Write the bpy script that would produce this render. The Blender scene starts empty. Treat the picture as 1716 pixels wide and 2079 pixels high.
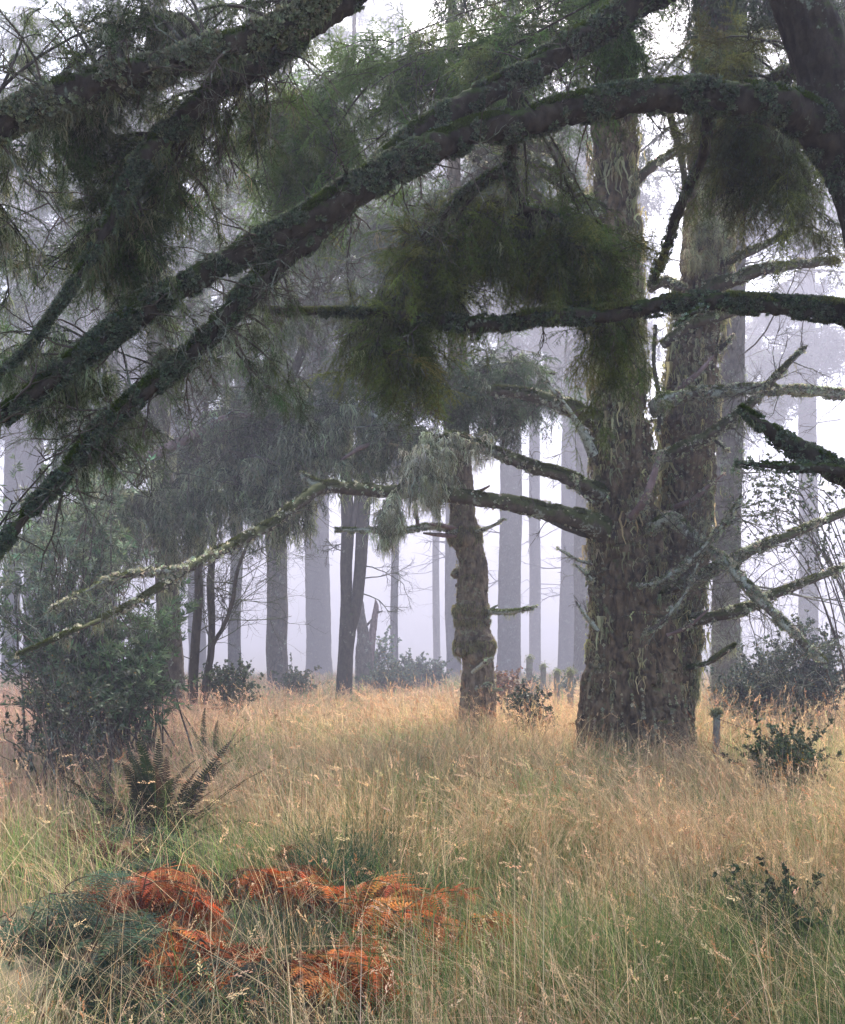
import bpy, math
import numpy as np
from math import radians

C0 = bpy.context.scene
# ------------------------------------------------------------------ camera
F, CX, HY, H = 2000.0, 858.0, 1270.0, 1.7          # photograph: focal length, centre and horizon in its pixels, eye height
cam = bpy.data.cameras.new('camera'); camo = bpy.data.objects.new('camera', cam)
C0.collection.objects.link(camo); C0.camera = camo
camo.location = (0, 0, H); camo.rotation_euler = (radians(90), 0, 0)
cam.sensor_fit = 'AUTO'; cam.sensor_width = 36.0; cam.lens = F / 2079 * 36.0
cam.shift_y = (HY - 1039.5) / 2079; cam.clip_start = 0.05; cam.clip_end = 1000
# ------------------------------------------------------------------ sky, sun, exposure
SUN_EL, SUN_AZ = radians(48), radians(8)           # foggy light from ahead, slightly right of the view
w = bpy.data.worlds.new('World'); C0.world = w; w.use_nodes = True
nt = w.node_tree; bg = nt.nodes['Background']
sky = nt.nodes.new('ShaderNodeTexSky'); sky.sky_type = 'NISHITA'; sky.sun_disc = False
sky.sun_elevation = SUN_EL; sky.sun_rotation = SUN_AZ
sky.air_density = 1.0; sky.dust_density = 2.5; sky.ozone_density = 1.6
nt.links.new(sky.outputs[0], bg.inputs[0]); bg.inputs[1].default_value = 0.11
sd = bpy.data.lights.new('sun', 'SUN'); sd.energy = 5.0; sd.angle = radians(30); sd.color = (1, .94, .84)
so = bpy.data.objects.new('sun', sd); C0.collection.objects.link(so)
so.rotation_euler = (radians(90) - SUN_EL, 0, math.pi - SUN_AZ)
C0.view_settings.view_transform = 'Standard'; C0.view_settings.look = 'None'
C0.view_settings.gamma = 1.0; C0.view_settings.exposure = 3.0
cy = C0.cycles
cy.max_bounces = 5; cy.diffuse_bounces = 3; cy.glossy_bounces = 2; cy.transmission_bounces = 3
cy.volume_bounces = 0; cy.transparent_max_bounces = 4; cy.use_denoising = True; cy.denoiser = 'OPENIMAGEDENOISE'; cy.denoising_input_passes = 'RGB_ALBEDO_NORMAL'; cy.denoising_prefilter = 'ACCURATE'
cy.caustics_reflective = False; cy.caustics_refractive = False
# ------------------------------------------------------------------ helpers: numbers
def P(x, y, d): return np.array([(x - CX) / F * d, d, H - (y - HY) / F * d])
def nrm(a): return a / np.maximum(np.linalg.norm(a, axis=-1, keepdims=True), 1e-9)
_tab = np.random.default_rng(5).random(8192)
def vn(p, seed=0):
    i = np.floor(p).astype(np.int64); f = p - i; u = f * f * (3 - 2 * f)
    def h(dx, dy, dz):
        return _tab[((i[..., 0] + dx) * 73856093 ^ (i[..., 1] + dy) * 19349663 ^ (i[..., 2] + dz) * 83492791 ^ seed * 7919) & 8191]
    x, y, z = u[..., 0], u[..., 1], u[..., 2]
    a = h(0,0,0)*(1-x)+h(1,0,0)*x; b = h(0,1,0)*(1-x)+h(1,1,0)*x
    c = h(0,0,1)*(1-x)+h(1,0,1)*x; d = h(0,1,1)*(1-x)+h(1,1,1)*x
    return (a*(1-y)+b*y)*(1-z)+(c*(1-y)+d*y)*z
def fbm(p, o=4, seed=0):
    s = 0; a = .5
    for k in range(o): s = s + a * vn(p * 2.0**k, seed + k); a *= .5
    return s
def ground_z(x, y):
    q = np.stack([np.asarray(x, float)*.35, np.asarray(y, float)*.35, np.zeros(np.shape(x))], -1)
    y = np.asarray(y, float)
    return (fbm(q, 3, 9) - .45) * .28 - .036*np.clip(y-14, 0, 46) - .045*np.clip(y-60, 0, 150)   # the clearing falls away gently beyond the big trees
def catmull(p, n):
    p = np.asarray(p, float); q = np.vstack([2*p[0]-p[1], p, 2*p[-1]-p[-2]])
    t = np.linspace(0, len(p)-1-1e-6, n); i = t.astype(int); f = (t-i)[:, None]
    a, b, c, d = q[i], q[i+1], q[i+2], q[i+3]
    return .5*((2*b)+(-a+c)*f+(2*a-5*b+4*c-d)*f**2+(-a+3*b-3*c+d)*f**3)
def grow(S, D, L, n, wob, grav, rng):
    S = np.asarray(S, float); d = nrm(np.asarray(D, float)); pts = [S]; g = np.zeros(3); L = np.asarray(L, float)[:, None]
    for i in range(n-1):
        d = nrm(d + rng.normal(0, wob, d.shape) - np.array([0, 0, 1.0])*grav)
        pts.append(pts[-1] + d*L/(n-1))
    return np.stack(pts, 1)
def along(Pt, t):                                    # Pt (M,n,3), t (M,m) -> points, tangents (M,m,3)
    n = Pt.shape[1]; u = t*(n-1)*.9999; i = u.astype(int); f = (u-i)[..., None]
    r = np.arange(len(Pt))[:, None]
    a, b = Pt[r, i], Pt[r, i+1]
    return a*(1-f)+b*f, nrm(b-a)
def kids(Pt, m, t0, t1, ang, rng, flat=1.0, down=0.0):
    t = rng.uniform(t0, t1, (len(Pt), m)); p, T = along(Pt, t)
    r = rng.normal(0, 1, T.shape); r[..., 2] *= flat
    r = nrm(r - (r*T).sum(-1, keepdims=True)*T)
    a = rng.normal(ang, .2, t.shape)[..., None]
    d = np.cos(a)*T + np.sin(a)*r; d[..., 2] -= down
    return p.reshape(-1, 3), nrm(d).reshape(-1, 3), t.reshape(-1)
# ------------------------------------------------------------------ helpers: meshes
ORIG = {}
def tube_grid(Pt, R, k):
    T = nrm(np.gradient(Pt, axis=1)); D = np.abs(Pt[:, -1]-Pt[:, 0])
    ref = np.eye(3)[np.argmin(D + np.array([0, .001, .002]), axis=1)][:, None, :]
    U = nrm(np.cross(T, np.broadcast_to(ref, T.shape))); W = np.cross(T, U)
    a = np.arange(k)*2*math.pi/k
    N = np.cos(a)[None, None, :, None]*U[:, :, None]+np.sin(a)[None, None, :, None]*W[:, :, None]
    return Pt[:, :, None]+R[:, :, None, None]*N, N
def grid_quads(M, n, k):
    b = np.arange(M)[:, None, None]*n*k; i = np.arange(n-1)[None, :, None]*k; j = np.arange(k)[None, None]; j2 = (j+1) % k
    return np.stack([b+i+j, b+i+j2, b+i+k+j2, b+i+k+j], -1).reshape(-1, 4)
class MB:
    def __init__(s): s.V = []; s.Q = []; s.T = []; s.C = []; s.n = 0
    def add(s, V, Q=None, T=None, C=(1, 1, 1)):
        V = np.asarray(V, float).reshape(-1, 3); s.V.append(V)
        s.C.append(np.broadcast_to(np.asarray(C, float), V.shape))
        if Q is not None and len(Q): s.Q.append(np.asarray(Q)+s.n)
        if T is not None and len(T): s.T.append(np.asarray(T)+s.n)
        s.n += len(V); return s
    def tubes(s, Pt, R, k=5, C=(1, 1, 1)):
        V, N = tube_grid(Pt, R, k); M, n = R.shape
        if np.ndim(C) == 2: C = np.repeat(C, n*k, axis=0)
        return s.add(V, grid_quads(M, n, k), C=C)
    def place(s, pr, pos, X, Z, sc, C=(1, 1, 1)):
        if len(pos) == 0: return s
        X = nrm(X); Y = nrm(np.cross(Z, X)); Z = np.cross(X, Y); v = pr.V; sc = np.broadcast_to(np.asarray(sc, float), (len(pos),))
        W = pos[:, None]+sc[:, None, None]*(v[None, :, :1]*X[:, None]+v[None, :, 1:2]*Y[:, None]+v[None, :, 2:]*Z[:, None])
        o = (np.arange(len(pos))*len(v))[:, None, None]
        C = np.broadcast_to(np.asarray(C, float), (len(pos), 3))
        return s.add(W, (o+pr.Q[None]).reshape(-1, 4) if len(pr.Q) else None, (o+pr.T[None]).reshape(-1, 3) if len(pr.T) else None, (C[:, None]*pr.C[None]).reshape(-1, 3))
    def done(s):
        s.V = np.concatenate(s.V); s.C = np.concatenate(s.C)
        s.Q = np.concatenate(s.Q) if s.Q else np.zeros((0, 4), int); s.T = np.concatenate(s.T) if s.T else np.zeros((0, 3), int); return s
    def build(s, name, mat, parent=None, smooth=False):
        s.done(); me = bpy.data.meshes.new(name); V = s.V
        if parent is not None: V = V - ORIG[parent.name]
        nq, ntr = len(s.Q), len(s.T)
        me.vertices.add(len(V)); me.vertices.foreach_set('co', V.astype(np.float32).ravel())
        me.loops.add(nq*4+ntr*3); me.loops.foreach_set('vertex_index', np.concatenate([s.Q.ravel(), s.T.ravel()]).astype(np.int32))
        me.polygons.add(nq+ntr)
        me.polygons.foreach_set('loop_start', np.concatenate([np.arange(nq)*4, nq*4+np.arange(ntr)*3]).astype(np.int32))
        me.update(calc_edges=True)
        if smooth: me.polygons.foreach_set('use_smooth', np.ones(nq+ntr, bool))
        c = me.color_attributes.new('tint', 'FLOAT_COLOR', 'POINT')
        c.data.foreach_set('color', np.hstack([s.C, np.ones((len(V), 1))]).astype(np.float32).ravel())
        me.materials.append(mat)
        o = bpy.data.objects.new(name, me); C0.collection.objects.link(o)
        if parent is not None: o.parent = parent; ORIG[o.name] = ORIG[parent.name]
        else: ORIG[o.name] = np.zeros(3)
        if name in ('moss', 'lichen_crust', 'hanging_lichen', 'foliage', 'branchlets', 'twigs', 'bare_twigs', 'dead_branches', 'bare_branches', 'branches', 'stems', 'fronds', 'stalks', 'moss_cap'): o['kind'] = 'stuff'
        return o
def thing(name, label, cat, loc, group=None):
    o = bpy.data.objects.new(name, None); C0.collection.objects.link(o); o.location = tuple(loc); o.empty_display_size = .2
    o['label'] = label; o['category'] = cat
    if group: o['group'] = group
    ORIG[o.name] = np.array(loc, float); return o
# ------------------------------------------------------------------ materials
def mat_new(name):
    m = bpy.data.materials.new(name); m.use_nodes = True; n = m.node_tree.nodes; n.clear()
    return m, n, m.node_tree.links
def leafmat(name, trans=.35, rough=.6, gain=1.0, spec=.3):
    m, n, l = mat_new(name)
    at = n.new('ShaderNodeAttribute'); at.attribute_name = 'tint'
    out = n.new('ShaderNodeOutputMaterial'); pb = n.new('ShaderNodeBsdfPrincipled'); tr = n.new('ShaderNodeBsdfTranslucent'); mx = n.new('ShaderNodeMixShader')
    pb.inputs['Roughness'].default_value = rough; pb.inputs['Specular IOR Level'].default_value = spec
    l.new(at.outputs[0], pb.inputs['Base Color']); l.new(at.outputs[0], tr.inputs[0])
    mx.inputs[0].default_value = trans; l.new(pb.outputs[0], mx.inputs[1]); l.new(tr.outputs[0], mx.inputs[2]); l.new(mx.outputs[0], out.inputs[0])
    return m
def barkmat(name, dark, light, lich=(.26, .28, .22), moss=(.055, .085, .018), lich_amt=.35, moss_amt=.6, sc=1.0, bump=.6):
    m, n, l = mat_new(name)
    out = n.new('ShaderNodeOutputMaterial'); pb = n.new('ShaderNodeBsdfPrincipled'); pb.inputs['Roughness'].default_value = .9
    pb.inputs['Specular IOR Level'].default_value = .2
    tc = n.new('ShaderNodeTexCoord'); mp = n.new('ShaderNodeMapping'); mp.inputs['Scale'].default_value = (1, 1, .5); l.new(tc.outputs['Object'], mp.inputs[0])
    def noise(s, det=6, src=tc.outputs['Object'], rg=.6):
        q = n.new('ShaderNodeTexNoise'); q.inputs['Scale'].default_value = s*sc; q.inputs['Detail'].default_value = det; q.inputs['Roughness'].default_value = rg; l.new(src, q.inputs[0]); return q
    def ramp(src, a, b):
        r = n.new('ShaderNodeMapRange'); r.inputs[1].default_value = a; r.inputs[2].default_value = b; l.new(src, r.inputs[0]); return r.outputs[0]
    def mix(f, a, b):
        x = n.new('ShaderNodeMix'); x.data_type = 'RGBA'
        l.new(f, x.inputs[0])
        for k, v in ((6, a), (7, b)):
            if isinstance(v, tuple): x.inputs[k].default_value = (*v, 1)
            else: l.new(v, x.inputs[k])
        return x.outputs[2]
    base = mix(ramp(noise(14, 8, mp.outputs[0]).outputs[0], .35, .68), dark, light)
    lm = noise(22, 5); l2 = noise(3.0, 3)
    ad = n.new('ShaderNodeMath'); ad.operation = 'ADD'; l.new(lm.outputs[0], ad.inputs[0]); l.new(l2.outputs[0], ad.inputs[1])
    th = 1.32 - lich_amt*.6
    lfac = ramp(ad.outputs[0], th, th+.1)
    col = mix(lfac, base, mix(ramp(noise(60, 3).outputs[0], .35, .65), tuple(v*.6 for v in lich), lich))
    ge = n.new('ShaderNodeNewGeometry'); sx = n.new('ShaderNodeSeparateXYZ'); l.new(ge.outputs['Normal'], sx.inputs[0])
    ma = n.new('ShaderNodeMath'); ma.operation = 'MULTIPLY_ADD'; l.new(noise(9, 5).outputs[0], ma.inputs[0]); ma.inputs[1].default_value = 2.2; l.new(sx.outputs[2], ma.inputs[2])
    mth = 2.1 - moss_amt*1.3
    mfac = ramp(ma.outputs[0], mth, mth+.45)
    col = mix(mfac, col, mix(ramp(noise(35, 4).outputs[0], .3, .7), tuple(v*.5 for v in moss), moss))
    at = n.new('ShaderNodeAttribute'); at.attribute_name = 'tint'
    mu = n.new('ShaderNodeMix'); mu.data_type = 'RGBA'; mu.blend_type = 'MULTIPLY'; mu.inputs[0].default_value = 1
    l.new(col, mu.inputs[6]); l.new(at.outputs[0], mu.inputs[7])
    l.new(mu.outputs[2], pb.inputs['Base Color'])
    bp = n.new('ShaderNodeBump'); bp.inputs['Strength'].default_value = bump; bp.inputs['Distance'].default_value = .02
    l.new(noise(30, 8, mp.outputs[0], .7).outputs[0], bp.inputs['Height']); l.new(bp.outputs[0], pb.inputs['Normal'])
    l.new(pb.outputs[0], out.inputs[0]); return m
M_needle = leafmat('needles', .3, .7, spec=.12); M_leaf = leafmat('leaves', .3, .6, spec=.2); M_lichen = leafmat('lichen', .35, .9, spec=.1)
M_moss = leafmat('moss', .3, .9, spec=.1); M_grass = leafmat('grass', .35, .7, spec=.15); M_fern = leafmat('fern', .3, .8, spec=.08)
M_old = barkmat('old_bark', (.030, .020, .012), (.215, .148, .090), lich_amt=.30, moss_amt=.38, lich=(.30, .28, .18), moss=(.12, .12, .040), bump=1.0)
M_near = barkmat('dark_mossy_bark', (.022, .016, .012), (.060, .045, .034), lich=(.17, .20, .15), lich_amt=.30, moss_amt=.62, moss=(.050, .075, .012), sc=1.6)
M_limb = barkmat('mossy_limb', (.045, .032, .022), (.12, .09, .065), lich=(.34, .36, .30), lich_amt=.38, moss_amt=1.05, moss=(.080, .088, .026))
M_limbl = barkmat('lichen_limb', (.05, .038, .03), (.13, .10, .08), lich=(.42, .44, .37), lich_amt=.75, moss_amt=.55, moss=(.10, .12, .03))
M_pink = barkmat('reddish_limb', (.12, .075, .07), (.27, .19, .18), lich_amt=.3, moss_amt=.35)
M_far = barkmat('trunk_bark', (.055, .045, .036), (.15, .125, .10), lich_amt=.35, moss_amt=.3, bump=.5)
M_knob = barkmat('knobby_bark', (.06, .045, .032), (.30, .235, .165), lich_amt=.35, moss_amt=.4, lich=(.30, .30, .20), moss=(.14, .14, .05), bump=.9)
M_dark = barkmat('smooth_dark_bark', (.030, .024, .018), (.075, .06, .044), lich_amt=.2, moss_amt=.55)
M_twig = barkmat('twig', (.05, .038, .03), (.12, .09, .075), lich_amt=.45, moss_amt=.4)
M_wood = barkmat('weathered_wood', (.10, .09, .08), (.26, .24, .21), lich_amt=.5, moss_amt=.6)
M_wire = barkmat('rusty_wire', (.04, .03, .025), (.08, .05, .04), lich_amt=0, moss_amt=0)
# ------------------------------------------------------------------ small plant shapes that get repeated inside one part
class Pr:
    def __init__(s, V, Q=None, T=None, C=None):
        s.V = np.asarray(V, float); s.Q = np.asarray(Q if Q is not None and len(Q) else np.zeros((0, 4)), int); s.T = np.asarray(T if T is not None and len(T) else np.zeros((0, 3)), int)
        s.C = np.ones((len(s.V), 3)) if C is None else np.asarray(C, float)
def spray(seed, nsub, sp, l, w, sublen=.45, tw=.010):
    r = np.random.default_rng(seed); V = []; Q = []; T = []; C = []
    def twig(b, d, L, width):
        s0 = len(V); side = nrm(np.cross(d, [0, 0, 1.0])); n = 4
        for i in range(n):
            t = i/(n-1); p = b+d*L*t+np.array([0, 0, -.25*L*t*t]); ww = width*(1-.7*t)
            V.append(p-side*ww); V.append(p+side*ww); C.extend([(.55, .42, .30)]*2)
        for i in range(n-1): Q.append((s0+2*i, s0+2*i+1, s0+2*i+3, s0+2*i+2))
        for s in np.arange(sp, L, sp):
            t = s/L; p = b+d*s+np.array([0, 0, -.25*L*t*t])
            for sg in (-1, 1):
                nd = nrm(d*r.uniform(.35, .8)+side*sg*r.uniform(.55, 1)+np.array([0, 0, r.normal(0, .3)]))
                ll = l*r.uniform(.7, 1.15)*(1-.35*t**4); k = len(V); wv = d*w*.5
                if r.random() < .3: wv = np.array([0, 0, w*.5])+wv*.3
                V.extend([p-wv, p+wv, p+nd*ll]); T.append((k, k+1, k+2)); g = r.uniform(.75, 1.25); C.extend([(g, g, g*.9)]*3)
    twig(np.zeros(3), np.array([1., 0, 0]), 1.0, tw)
    for i in range(nsub):
        x = .08+.82*(i+r.uniform(-.3, .3))/nsub; sg = 1 if i % 2 else -1; a = r.uniform(.65, 1.0)
        twig(np.array([x, 0, -.25*x*x]), nrm(np.array([math.cos(a), sg*math.sin(a), r.normal(-.12, .12)])), sublen*(1-.65*x)*r.uniform(.75, 1.2), tw*.6)
    return Pr(V, Q, T, C)
SPN = [spray(s, 7, .034, .085, .016, .5) for s in (1, 2, 3, 4, 5)]          # fine, for near boughs
SPM = [spray(s, 6, .062, .105, .032, .5, .016) for s in (11, 12, 13, 14)]   # middle distance
SPF = [spray(s, 5, .10, .16, .055, .55, .02) for s in (21, 22, 23)]         # far
def beard(seed, n, wid, wob=.12, seg=5):
    r = np.random.default_rng(seed); V = []; Q = []; C = []
    for i in range(n):
        p = np.array([r.uniform(-.25, .25), r.uniform(-.25, .25), 0]); L = r.uniform(.35, 1); s0 = len(V); a = r.uniform(0, 6.3); sd_ = np.array([math.cos(a), math.sin(a), 0]); g = r.uniform(.7, 1.25)
        for k in range(seg+1):
            ww = wid*(1-.75*k/seg); V.extend([p-sd_*ww, p+sd_*ww]); C.extend([(g, g, g)]*2)
            p = p+np.array([r.normal(0, wob/seg*1.6), r.normal(0, wob/seg*1.6), -L/seg])
        for k in range(seg): Q.append((s0+2*k, s0+2*k+1, s0+2*k+3, s0+2*k+2))
    return Pr(V, Q, None, C)
BEARD = [beard(s, 9, .028, .3) for s in (31, 32, 33)]
BEARDT = [beard(s, 7, .05, .22, 4) for s in (34, 35, 36)]
def flake(seed, n=5):
    r = np.random.default_rng(seed); V = []; Q = []; C = []
    for i in range(n):
        a = i*6.283/n+r.uniform(-.3, .3); c, s_ = math.cos(a), math.sin(a); L = r.uniform(.5, 1); ww = r.uniform(.2, .4); k = len(V); g = r.uniform(.6, 1.3)
        e = np.array([c, s_, 0]); f = np.array([-s_, c, 0]); z = np.array([0, 0, 1.])
        V.extend([e*.05-f*ww*.3, e*.05+f*ww*.3, e*L*.9+f*ww+z*r.uniform(.2, .9), e*L-f*ww+z*r.uniform(.2, .9)]); Q.append((k, k+1, k+2, k+3)); C.extend([(g, g, g)]*4)
    return Pr(V, Q, None, C)
FLAKE = [flake(s) for s in (41, 42, 43)]
def fuzz(seed, n=7):
    r = np.random.default_rng(seed); V = []; T = []; C = []
    for i in range(n):
        b = np.array([r.uniform(-.6, .6), r.uniform(-.6, .6), 0]); a = r.uniform(0, 6.3); k = len(V); f = np.array([math.cos(a), math.sin(a), 0])*.13; g = r.uniform(.6, 1.4)
        V.extend([b-f, b+f, b+np.array([r.normal(0, .35), r.normal(0, .35), r.uniform(.5, 1.1)])]); T.append((k, k+1, k+2)); C.extend([(g, g, g*.8)]*3)
    return Pr(V, None, T, C)
FUZZ = [fuzz(s) for s in (51, 52)]
def leafcluster(seed, n, L, W, spread=.9, stem=.35):
    r = np.random.default_rng(seed); V = []; Q = []; C = []
    for i in range(n):
        b = np.array([r.uniform(0, stem), 0, 0]); a = r.uniform(0, 6.3); d = nrm(np.array([r.uniform(.3, 1), spread*math.cos(a), spread*math.sin(a)*.8])); s = nrm(np.cross(d, r.normal(0, 1, 3)))
        nn = np.cross(d, s); l_, w_ = L*r.uniform(.7, 1.2), W*r.uniform(.8, 1.2); k = len(V); g = r.uniform(.65, 1.35); yl = r.random() < .02
        V.extend([b, b+d*l_*.45+s*w_, b+d*l_-nn*l_*.12, b+d*l_*.45-s*w_]); Q.append((k, k+1, k+2, k+3)); C.extend([(4.2, 2.0, .5) if yl else (g, g, g)]*4)
    return Pr(V, Q, None, C)
LEAFN = [leafcluster(s, 9, .5, .06, .7) for s in (61, 62, 63, 64)]           # narrow leaves
LEAFR = [leafcluster(s, 8, .32, .10, 1.0) for s in (65, 66, 67)]              # small broad leaves
def pinna(seed, n, wid, taper=1.0):                    # a feather of leaflets along +X, length 1
    r = np.random.default_rng(seed); V = []; T = []; C = []
    for i in range(n):
        x = (i+.5)/n; L = wid*(1-x)**.7*taper+.02
        for sg in (-1, 1):
            k = len(V); g = r.uniform(.75, 1.25); a = r.uniform(.9, 1.2)
            b = np.array([x, 0, -.15*x*x]); d = np.array([math.cos(a)*L, sg*math.sin(a)*L, r.normal(-.1, .15)*L]); ww = np.array([.33/n, 0, 0])
            V.extend([b-ww, b+ww, b+d]); T.append((k, k+1, k+2)); C.extend([(g, g, g)]*3)
    return Pr(V, None, T, C)
PINNA = [pinna(s, 9, .26) for s in (71, 72)]
def tint(rng, n, base, var=.2, hue=.1):
    b = np.asarray(base, float)[None]*(1+rng.normal(0, var, (n, 1))).clip(.4, 1.8); return b*(1+rng.normal(0, hue, (n, 3))).clip(.6, 1.5)
def put(mb, protos, rng, pos, X, Z, sc, C):
    if len(pos) == 0: return
    k = rng.integers(0, len(protos), len(pos)); sc = np.broadcast_to(sc, (len(pos),)); C = np.broadcast_to(C, (len(pos), 3))
    for i, pr in enumerate(protos):
        q = k == i; mb.place(pr, pos[q], X[q], Z[q], sc[q], C[q])
UP = np.array([0, 0, 1.])
def sprays_on(mb, Pt, m, rng, protos, sc, C, t0=.1, t1=1.0, ang=.85, flat=.35, down=.3, var=.3, hue=.08):
    p, d, t = kids(Pt, m, t0, t1, ang, rng, flat, down)
    Z = nrm(UP+rng.normal(0, .35, d.shape)); put(mb, protos, rng, p, d, Z, sc*rng.uniform(.6, 1.25, len(p)), tint(rng, len(p), C, var, hue))
def beards_on(mb, Pt, m, rng, sc, C, t0=0., t1=1., protos=BEARD, R=None, var=.18):
    t = rng.uniform(t0, t1, (len(Pt), m)); p, T = along(Pt, t); p = p.reshape(-1, 3); a = rng.uniform(0, 6.3, len(p))
    put(mb, protos, rng, p-UP*0.002, np.stack([np.cos(a), np.sin(a), 0*a], 1), np.broadcast_to(UP, p.shape), sc*rng.uniform(.35, 1.3, len(p)), tint(rng, len(p), C, var, .06))
def surf(Pt, R, n, rng, zmin=-1, zmax=1, t0=0, t1=1):  # random points on the skin of one limb
    g, N = tube_grid(Pt[None], R[None], 32); T = nrm(np.gradient(Pt, axis=0))
    a = rng.uniform(t0, t1, n*4)*(len(Pt)-1.001); i = a.astype(int); f = (a-i)[:, None]; j = rng.integers(0, 32, n*4)
    p = g[0, i, j]*(1-f)+g[0, i+1, j]*f; nn = N[0, i, j]; ok = (nn[:, 2] >= zmin) & (nn[:, 2] <= zmax)
    return p[ok][:n], nn[ok][:n], T[i][ok][:n]
# ------------------------------------------------------------------ setting: ground
GREEN, DARKG, STRAW = (.055, .095, .040), (.022, .040, .018), (.46, .33, .19)
def build_ground():
    xs = np.concatenate([np.linspace(-480, -22, 40), np.linspace(-20, 20, 120), np.linspace(22, 480, 40)])
    ys = np.concatenate([np.linspace(-30, 0, 10), np.linspace(.5, 40, 140), np.linspace(43, 780, 90)])
    X, Y = np.meshgrid(xs, ys, indexing='ij'); V = np.stack([X, Y, ground_z(X, Y)], -1).reshape(-1, 3)
    n = len(ys); i = np.arange(len(xs)-1)[:, None]*n; j = np.arange(n-1)[None]
    Q = np.stack([i+j, i+n+j, i+n+j+1, i+j+1], -1).reshape(-1, 4)
    m, nn, l = mat_new('soil'); out = nn.new('ShaderNodeOutputMaterial'); pb = nn.new('ShaderNodeBsdfPrincipled'); pb.inputs['Roughness'].default_value = 1
    no = nn.new('ShaderNodeTexNoise'); no.inputs['Scale'].default_value = 6; no.inputs['Detail'].default_value = 8
    tc = nn.new('ShaderNodeTexCoord'); l.new(tc.outputs['Object'], no.inputs[0])
    cr = nn.new('ShaderNodeValToRGB'); e = cr.color_ramp.elements; e[0].position = .35; e[0].color = (.035, .045, .018, 1); e[1].position = .65; e[1].color = (.13, .095, .05, 1)
    l.new(no.outputs[0], cr.inputs[0]); l.new(cr.outputs[0], pb.inputs['Base Color']); l.new(pb.outputs[0], out.inputs[0])
    mb = MB(); mb.add(V, Q); o = mb.build('ground', m, None, True); o['kind'] = 'structure'
build_ground()
# ------------------------------------------------------------------ builders for trees
def cl(pts, n):                                       # picture path (x, y, d, width) -> centreline and radii
    a = np.array([[*P(x, y, d), w/2/F*d] for x, y, d, w in pts]); c = catmull(a, n); return c[:, :3], np.maximum(c[:, 3], .002)
def add_limb(parent, pts, mat=M_limb, n=60, k=14, rough=.22, seed=0, moss=0, flakes=0, beards=0, name='limb', fs=.012, ms=.012, bs=.10, wob=.01,
             mossc=(.10, .14, .025), flakec=(.26, .30, .23), beardc=(.30, .33, .22), world=None, flz=-1.0, bd=0, twigs=0, tl=.4, ttip=.25):
    rng = np.random.default_rng(900+seed)
    Pt, R = cl(pts, n) if world is None else world
    Pt = Pt+(np.stack([fbm(Pt*3.1+q*7, 3, seed) for q in range(3)], -1)-.44)*wob*2.2
    V, N = tube_grid(Pt[None], R[None], k)
    V = V+N*(R[None, :, None, None]*rough*2.4*(fbm(V/(R.mean()*1.1+.004), 3, seed)[..., None]-.42))
    if bd: V = barkdisp(V, N, bd, 16, seed)
    V[0, -1] = V[0, -1].mean(0)
    mb = MB(); mb.add(V, grid_quads(1, n, k)); o = mb.build(name, mat, parent, True)
    if moss:
        p, nn, T = surf(Pt, R, moss, rng, zmin=.25); m2 = MB(); ok = fbm(p*8, 2, 3) > .36; p, nn, T = p[ok], nn[ok], T[ok]
        put(m2, FUZZ, rng, p-nn*.001, T, nn, ms*rng.uniform(.6, 1.5, len(p)), tint(rng, len(p), mossc, .25, .08))
        if len(p): m2.build('moss', M_moss, o)
    if flakes:
        p, nn, T = surf(Pt, R, flakes, rng, zmin=flz); m3 = MB(); ok = fbm(p*11+3, 3, 8) > .45; p, nn, T = p[ok], nn[ok], T[ok]
        put(m3, FLAKE, rng, p+nn*R.mean()*.06, nrm(T+rng.normal(0, .6, T.shape)), nrm(nn+rng.normal(0, .3, nn.shape)), fs*rng.uniform(.5, 1.6, len(p)), tint(rng, len(p), flakec, .3, .08))
        if len(p): m3.build('lichen_crust', M_lichen, o)
    if beards:
        m4 = MB(); beards_on(m4, Pt[None]-UP*R.mean()*.4, beards, rng, bs, beardc); m4.build('hanging_lichen', M_lichen, o)
    if twigs:
        i = rng.integers(int(n*ttip), n-1, twigs); D = rng.normal(0, 1, (twigs, 3)); D = D+.7*nrm(Pt[np.minimum(i+1, n-1)]-Pt[i-1])
        twig_tree(o, Pt[i], D, tl*rng.uniform(.3, 1.3, twigs), np.minimum(R[i]*.35, .007), 3, rng, M_twig, 'twigs', 6, .22, .03, k=3, m=(4, 3, 3), ratio=.55)
    return Pt, R, o
def barkdisp(V, N, depth, s, seed=0, squash=.38):
    q = V*np.array([s, s, s*squash]); q = q+(fbm(V*2.2, 2, seed+4)[..., None]-.5)*1.6
    c = np.abs(2*vn(q, seed)-1); c2 = np.abs(2*vn(q*2.3+9, seed+1)-1)
    d = -(1-np.clip(c*3.4, 0, 1))*.9-(1-np.clip(c2*3, 0, 1))*.7+(fbm(V*s*2.5, 3, seed+2)-.45)*.9
    return V+N*(d*depth)[..., None]
def add_trunk(parent, pts, mat, n, k, depth=.02, s=9, seed=0, lump=0.0, name='trunk', flare=0, up=None):
    Pt, R = cl(pts, n); V, N = tube_grid(Pt[None], R[None], k)
    if lump: V = V+N*(R[None, :, None, None]*lump*2.2*(fbm(V*np.array([2.2, 2.2, 1.8]), 3, seed+20)[..., None]-.43))
    if flare:
        a = np.arctan2(N[..., 1], N[..., 0]); hgt = V[..., 2]; g = np.exp(-np.maximum(hgt, 0)/.45)
        V = V+N*((.5+.5*np.sin(a*5+seed))*g*flare)[..., None]
    if depth: V = barkdisp(V, N, depth, s, seed)
    mb = MB(); mb.add(V, grid_quads(1, n, k)); o = mb.build(name, mat, parent, True); return Pt, R, o
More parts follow.
